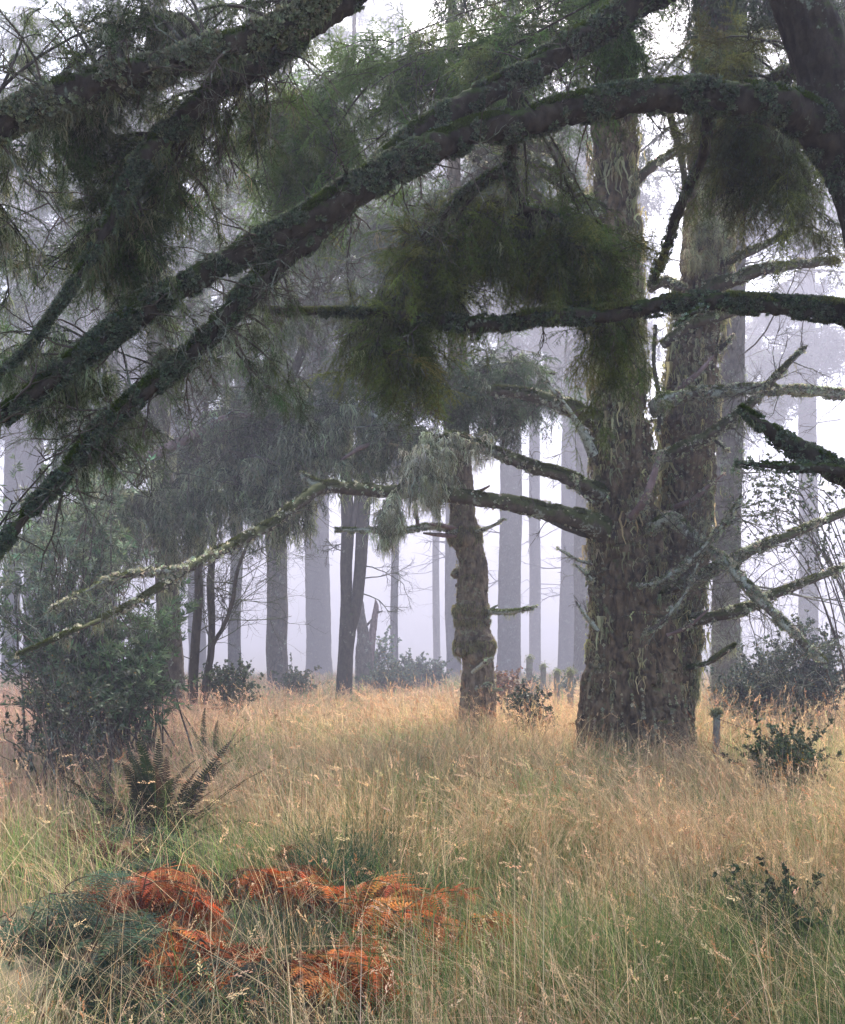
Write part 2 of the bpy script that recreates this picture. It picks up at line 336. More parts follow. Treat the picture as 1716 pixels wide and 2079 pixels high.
def twig_tree(parent, S, D, L, R0, levels, rng, mat=M_twig, name='twigs', n=7, wob=.22, grav=.0, C=(1, 1, 1), ang=.8, k=4, ratio=.5, flat=1.0, m=(4, 4, 3)):
    """curves branching over several levels, one mesh; returns the last level's curves"""
    mb = MB(); Pt = grow(S, D, L, n, wob, grav, rng); Ls = np.asarray(L, float); R0 = np.asarray(R0, float); allc = []
    for lv in range(levels):
        R = R0[:, None]*np.linspace(1, .35, n)[None]; mb.tubes(Pt, R, k, C); allc.append(Pt)
        if lv < levels-1:
            mm = m[lv]; s, d, t = kids(Pt, mm, .2, 1.0, ang, rng, flat); Ls = np.repeat(Ls, mm)*ratio*rng.uniform(.6, 1.4, len(s)); R0 = np.repeat(R0, mm)*.5
            Pt = grow(s, d, Ls, n, wob, grav, rng)
    mb.build(name, mat, parent); return allc
def hang_mass(limbo, limbP, targets, rng, protos=SPN, sc=.16, C=DARKG, m1=5, L1=.45, m2=6, grav=.13, beards=2, beardc=(.16, .18, .11), t0=0, t1=1, sag=.15, r0=.012, var=.35, bs=.10, ms=9, clump=0):
    """foliage carried by the limb: connecting branchlets, drooping twigs and sprays; sub-parts of the limb"""
    M = len(targets)
    if clump: cc = targets[rng.integers(0, M, max(4, M//clump*2))]; targets = cc[rng.integers(0, len(cc), M)]+rng.normal(0, .075, (M, 3))
    o = limbP[(rng.uniform(t0, t1, M)*(len(limbP)-1)).astype(int)]
    dst = np.linalg.norm(targets[:, None]-limbP[None], axis=-1); nr = limbP[np.clip(dst.argmin(1)+rng.integers(-6, 7, M), 0, len(limbP)-1)]; o = np.where(rng.random((M, 1)) < .8, nr, o)
    t = np.linspace(0, 1, 8)[None, :, None]; mid = (o+targets)/2+UP*sag*np.linalg.norm(targets-o, axis=1)[:, None]+rng.normal(0, .06, (M, 3))
    B = (1-t)**2*o[:, None]+2*t*(1-t)*mid[:, None]+t*t*targets[:, None]
    tw = MB(); tw.tubes(B, np.linspace(r0, r0*.35, 8)[None]*np.ones((M, 1)), 4, (.8, .8, .8))
    s, d, _ = kids(B, m1, .35, 1., 1.0, rng, .5, .18); K1 = grow(s, d, L1*rng.uniform(.4, 1.2, len(s)), 7, .16, grav, rng)
    tw.tubes(K1, np.linspace(r0*.4, .0015, 7)[None]*np.ones((len(K1), 1)), 3, (.7, .7, .7)); tw.build('branchlets', M_twig, limbo)
    fo = MB(); C = np.asarray(C)*(1+rng.normal(0, .30, (len(K1), 1))).clip(.35, 2)*(1+rng.normal(0, .10, (len(K1), 3)))
    for lo_, hi_, mm, an, dn in ((0., 1., m2, .8, .20), (.9, 1., 1, .1, .15)):
        p, d, _ = kids(K1, mm, lo_, hi_, an, rng, .45, dn); Z = nrm(UP+rng.normal(0, .35, d.shape)); put(fo, protos, rng, p, d, Z, sc*rng.uniform(.6, 1.25, len(p)), (np.repeat(C, mm, 0)*(1+rng.normal(0, .18, (len(p), 1)))).clip(.005, .9))
    fo.build('foliage', M_needle, limbo)
    if beards:
        be = MB(); beards_on(be, K1, beards, rng, bs, beardc, var=.3); beards_on(be, B, beards*3, rng, bs*1.2, beardc, var=.3); be.build('hanging_lichen', M_lichen, limbo)
    return K1
def rpx(rng, n, x0, x1, y0, y1, d0, d1): return np.array([P(a, b, c) for a, b, c in zip(rng.uniform(x0, x1, n), rng.uniform(y0, y1, n), rng.uniform(d0, d1, n))])
def rell(rng, n, cx, cy, rx, ry, d0, d1):
    a = rng.uniform(0, 6.283, n); r = np.sqrt(rng.random(n)); return np.array([P(cx+rx*q*math.cos(b), cy+ry*q*math.sin(b), c) for q, b, c in zip(r, a, rng.uniform(d0, d1, n))])

# ------------------------------------------------------------------ 1. the near tree: limbs arching over the view, trunk at the right
def near_tree():
    base = (2.55, 5.2, float(ground_z(2.55, 5.2))); t = thing('mossy_spruce', 'near dark mossy spruce whose long arching limbs cross the whole upper view', 'tree', base)
    rng = np.random.default_rng(1)
    trp = [(1850, 2200, 5.2, 200), (1840, 1700, 5.2, 170), (1832, 1200, 5.2, 158), (1825, 800, 5.2, 148), (1790, 480, 5.2, 140), (1715, 250, 5.2, 130), (1645, 60, 5.2, 110), (1560, -150, 5.2, 92), (1500, -400, 5.2, 84), (1480, -800, 5.2, 70)]
    add_trunk(t, trp, M_near, 260, 56, .015, 14, 3, .12)
    kw = dict(mat=M_near, rough=.34, bd=.007, wob=.018, mossc=(.065, .095, .015), flakec=(.11, .13, .085), beardc=(.12, .135, .07))
    A, _, ao = add_limb(t, [(1760, 400, 5.2, 97), (1700, 300, 5.2, 88), (1625, 232, 5.1, 74), (1540, 205, 5.0, 65), (1420, 192, 5, 62), (1300, 198, 4.95, 58), (1180, 216, 4.9, 56), (1060, 250, 4.85, 55), (960, 272, 4.8, 56), (860, 310, 4.7, 58), (760, 365, 4.6, 58), (690, 408, 4.55, 60), (600, 462, 4.5, 55), (500, 510, 4.4, 48), (400, 560, 4.3, 44), (300, 622, 4.2, 42), (210, 690, 4.1, 40), (120, 760, 4.0, 35), (0, 850, 3.9, 30), (-120, 920, 3.8, 19)], n=620, k=40, seed=1, moss=26000, flakes=26000, twigs=40, tl=.35, beards=70, fs=.013, ms=.012, bs=.09, **kw)
    K, _, bo = add_limb(t, [(700, 425, 4.6, 40), (620, 490, 4.55, 44), (560, 545, 4.5, 42), (500, 600, 4.4, 40), (440, 660, 4.35, 38), (370, 730, 4.3, 36), (290, 800, 4.2, 34), (210, 870, 4.1, 32), (130, 960, 4.0, 27), (40, 1060, 3.9, 22), (-60, 1170, 3.8, 16), (-160, 1270, 3.7, 8)], n=360, k=30, seed=2, moss=6000, flakes=14000, twigs=36, tl=.35, beards=50, fs=.012, **kw)
    Cc, _, co = add_limb(t, [(1440, -220, 5.2, 66), (1280, 10, 5.1, 56), (1130, 110, 5, 48), (1030, 168, 4.95, 44), (940, 212, 4.9, 42), (860, 262, 4.8, 44), (790, 320, 4.7, 42), (730, 370, 4.62, 36)], n=300, k=30, seed=3, moss=9000, flakes=10000, twigs=14, tl=.35, beards=30, **kw)
    D, _, do = add_limb(t, [(1830, 660, 5.3, 54), (1740, 640, 5.4, 48), (1660, 628, 5.4, 42), (1580, 622, 5.45, 38), (1490, 616, 5.5, 36), (1400, 614, 5.5, 34), (1300, 626, 5.5, 34), (1210, 640, 5.5, 32), (1110, 646, 5.5, 31), (1020, 655, 5.5, 30), (940, 656, 5.5, 28), (860, 642, 5.5, 24), (770, 635, 5.5, 18), (660, 634, 5.5, 13), (560, 632, 5.5, 8), (520, 628, 5.5, 5)], n=480, k=26, seed=4, moss=18000, flakes=14000, twigs=10, tl=.2, beards=110, bs=.075, ms=.017, **{**kw, 'mossc': (.20, .22, .09), 'beardc': (.22, .24, .13)})
    # hanging branch with its mass of foliage
    E, _, eo = add_limb(t, [(1048, 170, 4.85, 30), (1040, 240, 4.9, 28), (1038, 320, 5, 24), (1046, 380, 5.2, 20), (1072, 440, 5.4, 17), (1105, 520, 5.6, 13), (1150, 600, 5.7, 9), (1190, 680, 5.8, 6)], n=80, k=14, seed=5, moss=900, flakes=1200, beards=20, **kw)
    E2, _, e2 = add_limb(t, [(1032, 345, 5, 22), (985, 368, 5.1, 19), (935, 400, 5.2, 17), (890, 460, 5.3, 14), (850, 540, 5.5, 11), (800, 640, 5.6, 7)], n=70, k=12, seed=6, moss=700, flakes=900, beards=16, **kw)
    E3, _, e3 = add_limb(t, [(1060, 420, 5.2, 16), (1120, 440, 5.4, 14), (1190, 480, 5.6, 11), (1250, 560, 5.8, 8), (1290, 650, 5.9, 5)], n=50, k=10, seed=7, moss=300, flakes=400, beards=12, **kw)
    E4, _, e4 = add_limb(t, [(1440, 200, 5.1, 26), (1432, 290, 5.4, 24), (1405, 370, 5.7, 22), (1370, 450, 6, 22), (1345, 520, 6.2, 20), (1325, 575, 6.4, 16)], n=70, k=12, seed=8, moss=900, flakes=900, beards=16, **kw)
    mid = dict(sc=.19, r0=.010, beardc=(.15, .16, .085))
    g1 = (.125, .155, .038)
    hang_mass(eo, E, np.vstack([rell(rng, 24, 1110, 500, 120, 80, 5.3, 6.2), rell(rng, 8, 1225, 640, 50, 120, 5.6, 6.1)]), rng, C=g1, m1=5, L1=.30, m2=4, clump=7, **mid)
    hang_mass(e2, E2, np.vstack([rell(rng, 26, 840, 540, 150, 120, 5.2, 6.2), rell(rng, 18, 790, 700, 90, 60, 5.4, 6.1)]), rng, C=g1, m1=5, L1=.30, m2=4, clump=7, **mid)
    hang_mass(e3, E3, np.vstack([rell(rng, 16, 1180, 500, 80, 90, 5.4, 6.1), rell(rng, 14, 1235, 720, 30, 70, 5.7, 6.0)]), rng, C=g1, m1=5, L1=.28, m2=4, clump=6, **mid)
    # small bare broken stubs on the low limb
    for i, pp in enumerate([[(1440, 618, 5.5, 12), (1400, 640, 5.4, 9), (1370, 665, 5.35, 4)], [(980, 660, 5.5, 12), (975, 680, 5.45, 8), (970, 690, 5.4, 3)]]):
        add_limb(t, pp, M_near, 14, 8, .2, 30+i, 60, 60, 2, name='stub')
    # two near stubs that reach in at the right edge
    S1, _, s1 = add_limb(t, [(1840, 1040, 5.0, 56), (1740, 975, 4.9, 50), (1650, 925, 4.9, 44), (1590, 890, 4.9, 36), (1545, 860, 4.9, 24), (1500, 828, 4.9, 10)], n=50, k=16, seed=9, moss=2500, flakes=1500, beards=12, name='broken_limb', **kw)
    S2, _, s2 = add_limb(t, [(1840, 965, 5.0, 36), (1740, 958, 4.85, 30), (1650, 955, 4.8, 24), (1590, 950, 4.8, 18), (1540, 945, 4.8, 13), (1492, 941, 4.8, 8)], n=40, k=12, seed=10, moss=500, flakes=300, beards=10, name='broken_limb', **kw)
    # upper left limbs with hanging dark foliage
    U, _, uo = add_limb(t, [(900, -260, 4.5, 60), (760, -60, 4.4, 54), (620, 55, 4.3, 50), (520, 128, 4.2, 48), (430, 190, 4.1, 44), (350, 260, 4.05, 38), (290, 330, 4, 32), (240, 420, 3.95, 22), (180, 520, 3.9, 14), (120, 620, 3.85, 8), (50, 720, 3.8, 5), (-40, 800, 3.75, 3)], n=300, k=28, seed=11, moss=3500, flakes=12000, beards=60, **kw)
    X, _, xo = add_limb(t, [(800, -200, 4, 60), (660, -20, 3.95, 56), (560, 60, 3.9, 50), (430, 105, 3.85, 46), (330, 140, 3.8, 48), (220, 165, 3.8, 54), (110, 200, 3.75, 58), (0, 250, 3.7, 50), (-120, 300, 3.7, 40)], n=300, k=28, seed=12, moss=4000, flakes=9000, beards=60, fs=.014, twigs=20, **{**kw, 'flakec': (.19, .20, .13)})
    g2 = (.065, .100, .030)
    hang_mass(uo, U, np.vstack([rell(rng, 18, 400, 320, 90, 90, 4.2, 4.9), rell(rng, 8, 520, 230, 60, 80, 4.3, 4.8), rell(rng, 16, 240, 380, 110, 90, 4.1, 4.7), rell(rng, 14, 200, 530, 90, 50, 4.0, 4.6)]), rng, C=g2, sc=.115, m1=5, L1=.26, m2=5, beards=2, beardc=(.19, .19, .10), r0=.009, bs=.08, clump=5)
    hang_mass(xo, X, np.vstack([rell(rng, 18, 220, 250, 150, 70, 3.9, 4.4), rell(rng, 14, 160, 100, 180, 80, 3.9, 4.4), rell(rng, 14, 380, 60, 170, 60, 4.0, 4.5), rell(rng, 10, 20, 420, 70, 150, 3.8, 4.4)]), rng, C=g2, sc=.11, m1=5, L1=.24, m2=5, beards=3, beardc=(.23, .24, .15), r0=.009, bs=.08, clump=5)
    # foliage and bare twigs along the lower left of the forked limbs
    hang_mass(ao, A, np.vstack([rell(rng, 9, 140, 790, 60, 60, 4.3, 4.9), rell(rng, 8, 50, 740, 80, 120, 4.2, 4.7), rell(rng, 3, 330, 640, 40, 30, 4.5, 4.9)]), rng, C=g2, sc=.11, m1=5, L1=.24, m2=5, beards=3, beardc=(.20, .23, .15), r0=.007, t0=.7, bs=.09)
    hang_mass(bo, K, np.vstack([rell(rng, 10, 220, 900, 60, 40, 4.3, 4.8), rell(rng, 5, 320, 740, 40, 30, 4.5, 4.9), rell(rng, 6, 540, 650, 70, 35, 4.6, 5.0), rell(rng, 4, 590, 800, 15, 40, 4.5, 4.8)]), rng, C=(.065, .095, .032), sc=.11, m1=4, L1=.22, m2=5, beards=2, beardc=(.20, .23, .15), r0=.006, t0=.3, bs=.08)
    twig_tree(t, rpx(rng, 26, 250, 620, 560, 800, 4.2, 4.5)*0+K[rng.integers(20, 130, 26)], nrm(rng.normal(0, .6, (26, 3))+np.array([.1, 0, -.5])), rng.uniform(.2, .45, 26), np.full(26, .004), 3, rng, wob=.16, grav=.03, k=3, name='bare_twigs', m=(4, 3, 3))
    twig_tree(t, U[rng.integers(60, 118, 22)], nrm(rng.normal(0, .6, (22, 3))+np.array([-.3, 0, -.5])), rng.uniform(.25, .5, 22), np.full(22, .004), 3, rng, wob=.16, grav=.05, k=3, name='bare_twigs', m=(4, 3, 3))
    # top edge and right shoulder foliage, a little farther
    G, _, go = add_limb(t, [(1560, -150, 5.3, 40), (1380, -20, 5.9, 34), (1200, 60, 6.4, 28), (1000, 90, 6.9, 22), (820, 130, 7.3, 16), (680, 190, 7.6, 12), (600, 280, 7.8, 7)], n=90, k=12, seed=13, moss=1500, flakes=800, beards=20, **kw)
    g3 = (.12, .185, .055)
    hang_mass(go, G, np.vstack([rell(rng, 30, 620, 270, 100, 130, 7.0, 8.2), rell(rng, 16, 590, 420, 80, 60, 7.2, 8.), rell(rng, 26, 860, 130, 200, 80, 6.4, 7.8), rell(rng, 18, 1150, 80, 160, 60, 6, 7.2)]), rng, C=g3, sc=.22, m1=6, L1=.45, m2=6, beards=1, beardc=(.2, .24, .13), r0=.010)
    R_, _, ro = add_limb(t, [(1660, 130, 5.2, 44), (1600, 150, 5.8, 36), (1530, 200, 6.4, 28), (1500, 280, 6.8, 20), (1480, 360, 7, 12)], n=50, k=12, seed=14, moss=900, flakes=600, beards=14, **kw)
    hang_mass(ro, R_, np.vstack([rell(rng, 26, 1520, 320, 70, 90, 6.2, 7.4), rell(rng, 12, 1420, 130, 120, 40, 6, 7), rell(rng, 12, 1640, 420, 50, 140, 5.8, 6.8)]), rng, C=(.13, .145, .05), sc=.20, m1=5, L1=.35, m2=6, beards=2, beardc=(.24, .26, .16), r0=.009)
    # unseen limbs added overhead as canopy, shading the near limbs, grass and fog
    for i, (a, b, c, rr) in enumerate([((2.6, 5.0, 6.0), (.5, 3.0, 6.6), (-2.8, 1.5, 6.0), .09), ((2.5, 5.0, 7.2), (2.0, 1.0, 7.6), (.5, -3.2, 7.0), .09), ((2.5, 5.2, 7.6), (.2, 6.6, 8.6), (-3.6, 6.8, 8.2), .09), ((2.3, 5.2, 9.0), (3.2, 8.0, 9.6), (1.0, 9.5, 9.4), .07)]):
        cpt = catmull([a, b, c], 60); Lp, _, lo = add_limb(t, None, M_near, 60, 10, .2, 40+i, world=(cpt, np.linspace(rr, .015, 60)))
        tg = Lp[rng.integers(15, 60, 60)]+rng.normal(0, .75, (60, 3))*np.array([1, 1, .25])
        hang_mass(lo, Lp, tg, rng, SPM, sc=.34, C=g2, m1=5, L1=.6, m2=5, beards=0, r0=.012)
near_tree()

# ------------------------------------------------------------------ 2. the big old tree with two stems
def old_tree():
    d0 = 11.5; base = P(1290, HY, d0); base[2] = float(ground_z(base[0], base[1])); t = thing('old_spruce', 'huge old spruce with two fused stems, deeply furrowed bark and hanging lichen', 'tree', base)
    rng = np.random.default_rng(2)
    A = [(1285, 1600, 11.5, 236), (1287, 1540, 11.5, 222), (1285, 1460, 11.5, 206), (1280, 1360, 11.5, 184), (1277, 1240, 11.5, 166), (1268, 1120, 11.5, 148), (1262, 1000, 11.5, 132), (1260, 880, 11.5, 120), (1260, 760, 11.5, 110), (1256, 620, 11.5, 102), (1250, 480, 11.5, 98), (1246, 320, 11.5, 94), (1245, 150, 11.5, 88), (1245, 0, 11.5, 84), (1246, -400, 11.5, 74), (1248, -900, 11.5, 58), (1250, -1500, 11.5, 36)]
    B = [(1348, 1600, 11.9, 130), (1350, 1540, 11.9, 118), (1356, 1440, 11.9, 108), (1363, 1320, 11.9, 108), (1374, 1200, 11.9, 108), (1386, 1080, 11.9, 110), (1393, 960, 11.9, 112), (1399, 840, 11.9, 108), (1409, 720, 11.9, 104), (1422, 600, 11.9, 100), (1434, 480, 11.9, 96), (1443, 340, 11.9, 92), (1449, 180, 11.9, 88), (1452, 0, 11.9, 84), (1460, -400, 11.9, 72), (1470, -900, 11.9, 56), (1480, -1400, 11.9, 36)]
    TA, RA, ta = add_trunk(t, A, M_old, 1500, 230, .062, 6.2, 11, .16, flare=.13); TB, RB, tb = add_trunk(t, B, M_old, 1300, 180, .052, 7, 21, .16, flare=.10)
    Cm = [(1318, 1600, 11.75, 190), (1322, 1500, 11.75, 150), (1330, 1400, 11.8, 120), (1336, 1300, 11.85, 96), (1338, 1200, 11.9, 76), (1340, 1100, 12.0, 40)]
    add_trunk(t, Cm, M_old, 420, 180, .060, 6.5, 31, .12, name='trunk_web')
    for Pt, R, o, n1, n2 in ((TA, RA, ta, 1300, 2600), (TB, RB, tb, 1300, 2600)):
        top = int(len(Pt)*.72); z1 = .93
        p, nn, T = surf(Pt[:top], R[:top], n1*3, rng); q = (nn[:, 1] < .45) & (p[:, 2] > .9) & (fbm(p*np.array([3.2, 3.2, 1.3]), 3, 5) > .40)
        p, nn = p[q][:n1], nn[q][:n1]; mb = MB(); put(mb, BEARDT, rng, p+nn*.02, np.cross(nn, UP)+1e-4, np.broadcast_to(UP, p.shape), rng.gamma(3, .04, len(p)).clip(.03, .4), tint(rng, len(p), (.30, .275, .150), .3, .07))
        mb.build('hanging_lichen', M_lichen, o)
        p, nn, T = surf(Pt[:top], R[:top], n2*3, rng); q = (fbm(p*np.array([2.5, 2.5, 1.2])+4, 3, 6)+.05*p[:, 2]/6 > .47)
        p, nn, T = p[q][:n2], nn[q][:n2], T[q][:n2]; mb = MB(); put(mb, FLAKE, rng, p+nn*.004, T, nn, .022*rng.uniform(.5, 1.5, len(p)), tint(rng, len(p), (.30, .29, .19), .3, .06)); mb.build('lichen_crust', M_lichen, o)
    kw = dict(ms=.022, fs=.020, mossc=(.085, .098, .028), flakec=(.38, .375, .27), beardc=(.30, .30, .17))
    L = lambda pts, **k: add_limb(t, pts, **{**kw, **(dict(twigs=24, tl=.55, bd=.006) if k.get('n', 60) > 48 else dict(twigs=3, tl=.25)), **k})
    # left limbs
    L([(1225, 1075, 11.2, 52), (1180, 1056, 11, 44), (1120, 1042, 10.9, 38), (1040, 1022, 10.8, 33), (960, 1012, 10.7, 30), (880, 1003, 10.6, 28), (800, 998, 10.5, 26), (720, 994, 10.4, 25), (655, 990, 10.1, 26), (600, 1028, 9.8, 23), (540, 1072, 9.5, 22), (470, 1108, 9.1, 21), (420, 1132, 8.8, 19), (375, 1158, 8.5, 17), (330, 1190, 8.2, 15), (280, 1222, 7.9, 13), (210, 1256, 7.5, 11), (130, 1292, 7.1, 9), (40, 1330, 6.8, 5)], n=360, k=18, seed=101, moss=24000, flakes=1500, beards=50, ms=.016)
    L([(660, 990, 10.1, 20), (630, 976, 10.1, 14), (608, 962, 10.1, 7)], n=20, k=10, seed=102, moss=300, flakes=200, mat=M_limbl)
    L([(378, 1157, 8.5, 13), (320, 1160, 8.2, 12), (260, 1168, 7.9, 11), (210, 1182, 7.7, 9), (160, 1208, 7.5, 7), (105, 1240, 7.3, 5)], n=70, k=10, seed=103, moss=300, flakes=1500, beards=20, mat=M_limbl)
    L2, _, l2 = L([(1230, 1010, 11.3, 40), (1185, 985, 11.1, 32), (1130, 962, 11, 27), (1080, 948, 10.9, 25), (1020, 925, 10.8, 23), (970, 905, 10.7, 20), (920, 885, 10.6, 16), (880, 905, 10.5, 12), (840, 950, 10.4, 9), (800, 1010, 10.35, 6)], n=120, k=14, seed=104, moss=8000, flakes=1500, beards=40)
    hang_mass(l2, L2, np.vstack([rell(rng, 12, 870, 915, 45, 30, 10.2, 10.8), rell(rng, 8, 850, 970, 40, 30, 10.2, 10.8), rell(rng, 8, 790, 1050, 18, 50, 10.2, 10.5), rell(rng, 3, 960, 888, 40, 12, 10.5, 11)]), rng, SPM, sc=.13, C=(.22, .23, .13), m1=5, L1=.32, m2=4, grav=.25, beards=4, beardc=(.50, .50, .36), r0=.010, t0=.5, bs=.18)
    L3, _, l3 = L([(1230, 865, 11.4, 40), (1190, 845, 11.3, 36), (1140, 820, 11.3, 32), (1090, 806, 11.4, 27), (1030, 796, 11.5, 22), (960, 796, 11.6, 17), (880, 810, 11.7, 13), (800, 840, 11.8, 8)], n=90, k=14, seed=105, moss=6000, flakes=800, beards=20)
    hang_mass(l3, L3, rell(rng, 16, 960, 800, 90, 40, 11.2, 12.4), rng, SPM, sc=.28, C=(.07, .10, .055), m1=5, L1=.6, m2=5, beards=2, beardc=(.26, .30, .2), r0=.012)
    L4, _, l4 = L([(1235, 450, 11.4, 44), (1190, 415, 11.3, 32), (1130, 365, 11.2, 27), (1080, 330, 11.1, 24), (1040, 305, 11, 20), (980, 275, 10.9, 15)], n=70, k=12, seed=106, moss=2500, flakes=900, beards=20)
    L([(1140, 440, 11.6, 20), (1142, 370, 11.6, 20), (1130, 310, 11.6, 22), (1090, 298, 11.6, 20), (1020, 300, 11.7, 18), (930, 308, 11.8, 13)], n=60, k=12, seed=107, moss=1500, flakes=900, beards=20)
    L([(1200, 470, 11.3, 26), (1120, 420, 11.2, 22), (1030, 370, 11, 18), (950, 312, 10.9, 12)], n=50, k=10, seed=108, moss=900, flakes=400, beards=14)
    L([(1205, 925, 11.2, 24), (1185, 880, 11.1, 18), (1160, 840, 11, 10), (1130, 800, 10.9, 8), (1108, 775, 10.9, 4)], n=40, k=8, seed=109, moss=200, flakes=200, mat=M_limbl)
    L([(1200, 1085, 11.2, 20), (1165, 1075, 11, 16), (1120, 1058, 10.9, 10), (1085, 1042, 10.9, 5)], n=30, k=8, seed=110, mat=M_dark)
    # limbs of the right stem
    L([(1335, 832, 11.5, 34), (1345, 818, 11.2, 34), (1400, 802, 11.0, 28), (1460, 797, 10.9, 24), (1530, 791, 10.8, 22), (1610, 792, 10.7, 20), (1720, 800, 10.6, 16)], n=90, k=14, seed=120, moss=2500, flakes=4500, beards=40, mat=M_limbl)
    L([(1310, 930, 11.6, 22), (1350, 925, 11.3, 24), (1400, 905, 11, 24), (1450, 878, 10.8, 23), (1500, 842, 10.7, 20), (1540, 806, 10.6, 16), (1580, 760, 10.5, 12), (1640, 700, 10.5, 8)], n=80, k=12, seed=121, moss=3000, flakes=1200, beards=16)
    L([(1310, 1080, 11.2, 22), (1350, 1056, 11.0, 24), (1380, 1062, 10.9, 24), (1420, 1100, 10.7, 22), (1470, 1140, 10.5, 20), (1515, 1185, 10.4, 20), (1555, 1230, 10.3, 18), (1600, 1275, 10.2, 16), (1680, 1350, 10.1, 12)], n=110, k=14, seed=122, moss=1500, flakes=5500, beards=40, mat=M_limbl)
    L([(1330, 1210, 11.3, 18), (1400, 1180, 11.1, 20), (1450, 1156, 11, 22), (1500, 1132, 11, 20), (1550, 1108, 11, 20), (1610, 1085, 11, 18), (1720, 1040, 11, 14)], n=90, k=12, seed=123, moss=3000, flakes=1600, beards=26)
    L([(1400, 1262, 11.6, 26), (1430, 1255, 11.5, 24), (1480, 1245, 11.4, 22), (1530, 1230, 11.4, 21), (1580, 1205, 11.4, 19), (1720, 1150, 11.4, 14)], n=70, k=12, seed=124, moss=3000, flakes=1200, beards=30)
    L([(1300, 1190, 10.9, 12), (1345, 1178, 10.7, 13), (1400, 1140, 10.6, 14), (1445, 1095, 10.5, 13), (1480, 1050, 10.4, 10), (1508, 1008, 10.4, 5)], n=70, k=10, seed=125, moss=300, flakes=1800, beards=26, mat=M_limbl)
    L([(1310, 1285, 10.8, 12), (1340, 1265, 10.7, 12), (1385, 1215, 10.6, 9), (1410, 1160, 10.6, 7), (1435, 1110, 10.6, 4)], n=50, k=8, seed=126, flakes=700, beards=20, mat=M_limbl)
    L([(1280, 1052, 11, 16), (1300, 1030, 10.8, 17), (1318, 990, 10.7, 15), (1335, 940, 10.7, 11), (1345, 915, 10.7, 6)], n=40, k=10, seed=127, flakes=400, beards=16, mat=M_pink)
    L([(1370, 1030, 11.4, 10), (1410, 1012, 11.2, 11), (1440, 985, 11.1, 9), (1470, 962, 11.1, 4)], n=30, k=8, seed=128, mat=M_pink, flakes=100)
    L([(1340, 850, 11.5, 12), (1380, 790, 11.3, 12), (1420, 755, 11.2, 10), (1450, 720, 11.2, 6)], n=30, k=8, seed=129, mat=M_pink, flakes=100)
    L([(1355, 1290, 10.9, 9), (1400, 1270, 10.8, 8), (1440, 1235, 10.7, 4)], n=30, k=8, seed=130, mat=M_pink, flakes=120)
    L([(1345, 700, 11.8, 20), (1400, 660, 11.6, 22), (1450, 645, 11.5, 20), (1500, 630, 11.5, 14), (1560, 600, 11.5, 9)], n=40, k=10, seed=131, moss=900, flakes=500, beards=10)
    L([(1430, 590, 11.6, 30), (1480, 572, 11.4, 27), (1540, 550, 11.3, 24), (1600, 540, 11.2, 20), (1710, 530, 11.2, 14)], n=50, k=12, seed=132, moss=2500, flakes=800, beards=20)
    L([(1450, 540, 11.8, 20), (1500, 520, 11.6, 18), (1550, 500, 11.6, 13), (1606, 470, 11.6, 8)], n=40, k=10, seed=133, moss=900, flakes=500)
    L([(1320, 585, 11.8, 20), (1350, 572, 11.6, 20), (1390, 590, 11.5, 16)], n=30, k=10, seed=134, moss=400, flakes=200)
    L([(1285, 375, 11.5, 20), (1310, 350, 11.4, 20), (1350, 320, 11.4, 17), (1400, 300, 11.4, 13), (1425, 290, 11.4, 9)], n=40, k=10, seed=135, moss=700, flakes=400)
    L([(1440, 480, 11.9, 20), (1400, 420, 12.1, 14), (1385, 330, 12.2, 14), (1365, 250, 12.3, 14), (1340, 160, 12.3, 12)], n=40, k=10, seed=136, moss=200, flakes=400)
    L([(1345, 1370, 11.7, 8), (1430, 1348, 11.5, 10), (1470, 1325, 11.4, 10), (1495, 1310, 11.4, 7)], n=30, k=8, seed=137, moss=900, flakes=100, beards=10)
    L([(1330, 660, 11.3, 8), (1328, 740, 11.2, 8), (1340, 820, 11.2, 10), (1336, 880, 11.2, 8)], n=30, k=8, seed=138, flakes=300, mat=M_dark)
    # dead stubs on the left flank
    for i, pp in enumerate([[(1215, 1280, 11, 10), (1190, 1250, 10.9, 7), (1168, 1218, 10.8, 3)], [(1205, 1180, 11, 9), (1185, 1160, 10.9, 6), (1165, 1142, 10.8, 3)], [(1200, 1145, 11.2, 8), (1170, 1135, 11, 6), (1130, 1112, 10.9, 3)],
                            [(1480, 915, 11.2, 3), (1462, 902, 11.3, 6), (1440, 885, 11.5, 7)], [(1490, 678, 11.5, 3), (1475, 695, 11.6, 8), (1455, 715, 11.8, 12)], [(1200, 1020, 11.1, 5), (1180, 1000, 11, 4), (1165, 960, 10.9, 2)]]):
        L(pp, n=16, k=7, seed=150+i, mat=M_limbl if i < 3 else M_dark, name='stub', flakes=60, beards=5, bs=.08)
    # beards and brush of lichen on the right stem, high foliage
    tg = rell(rng, 14, 1430, 470, 45, 60, 11.0, 11.4); Bq = TB[700:1100]
    hang_mass(tb, Bq, tg, rng, SPM, sc=.14, C=(.22, .21, .12), m1=4, L1=.25, m2=4, beards=6, beardc=(.36, .35, .22), bs=.14, r0=.006)
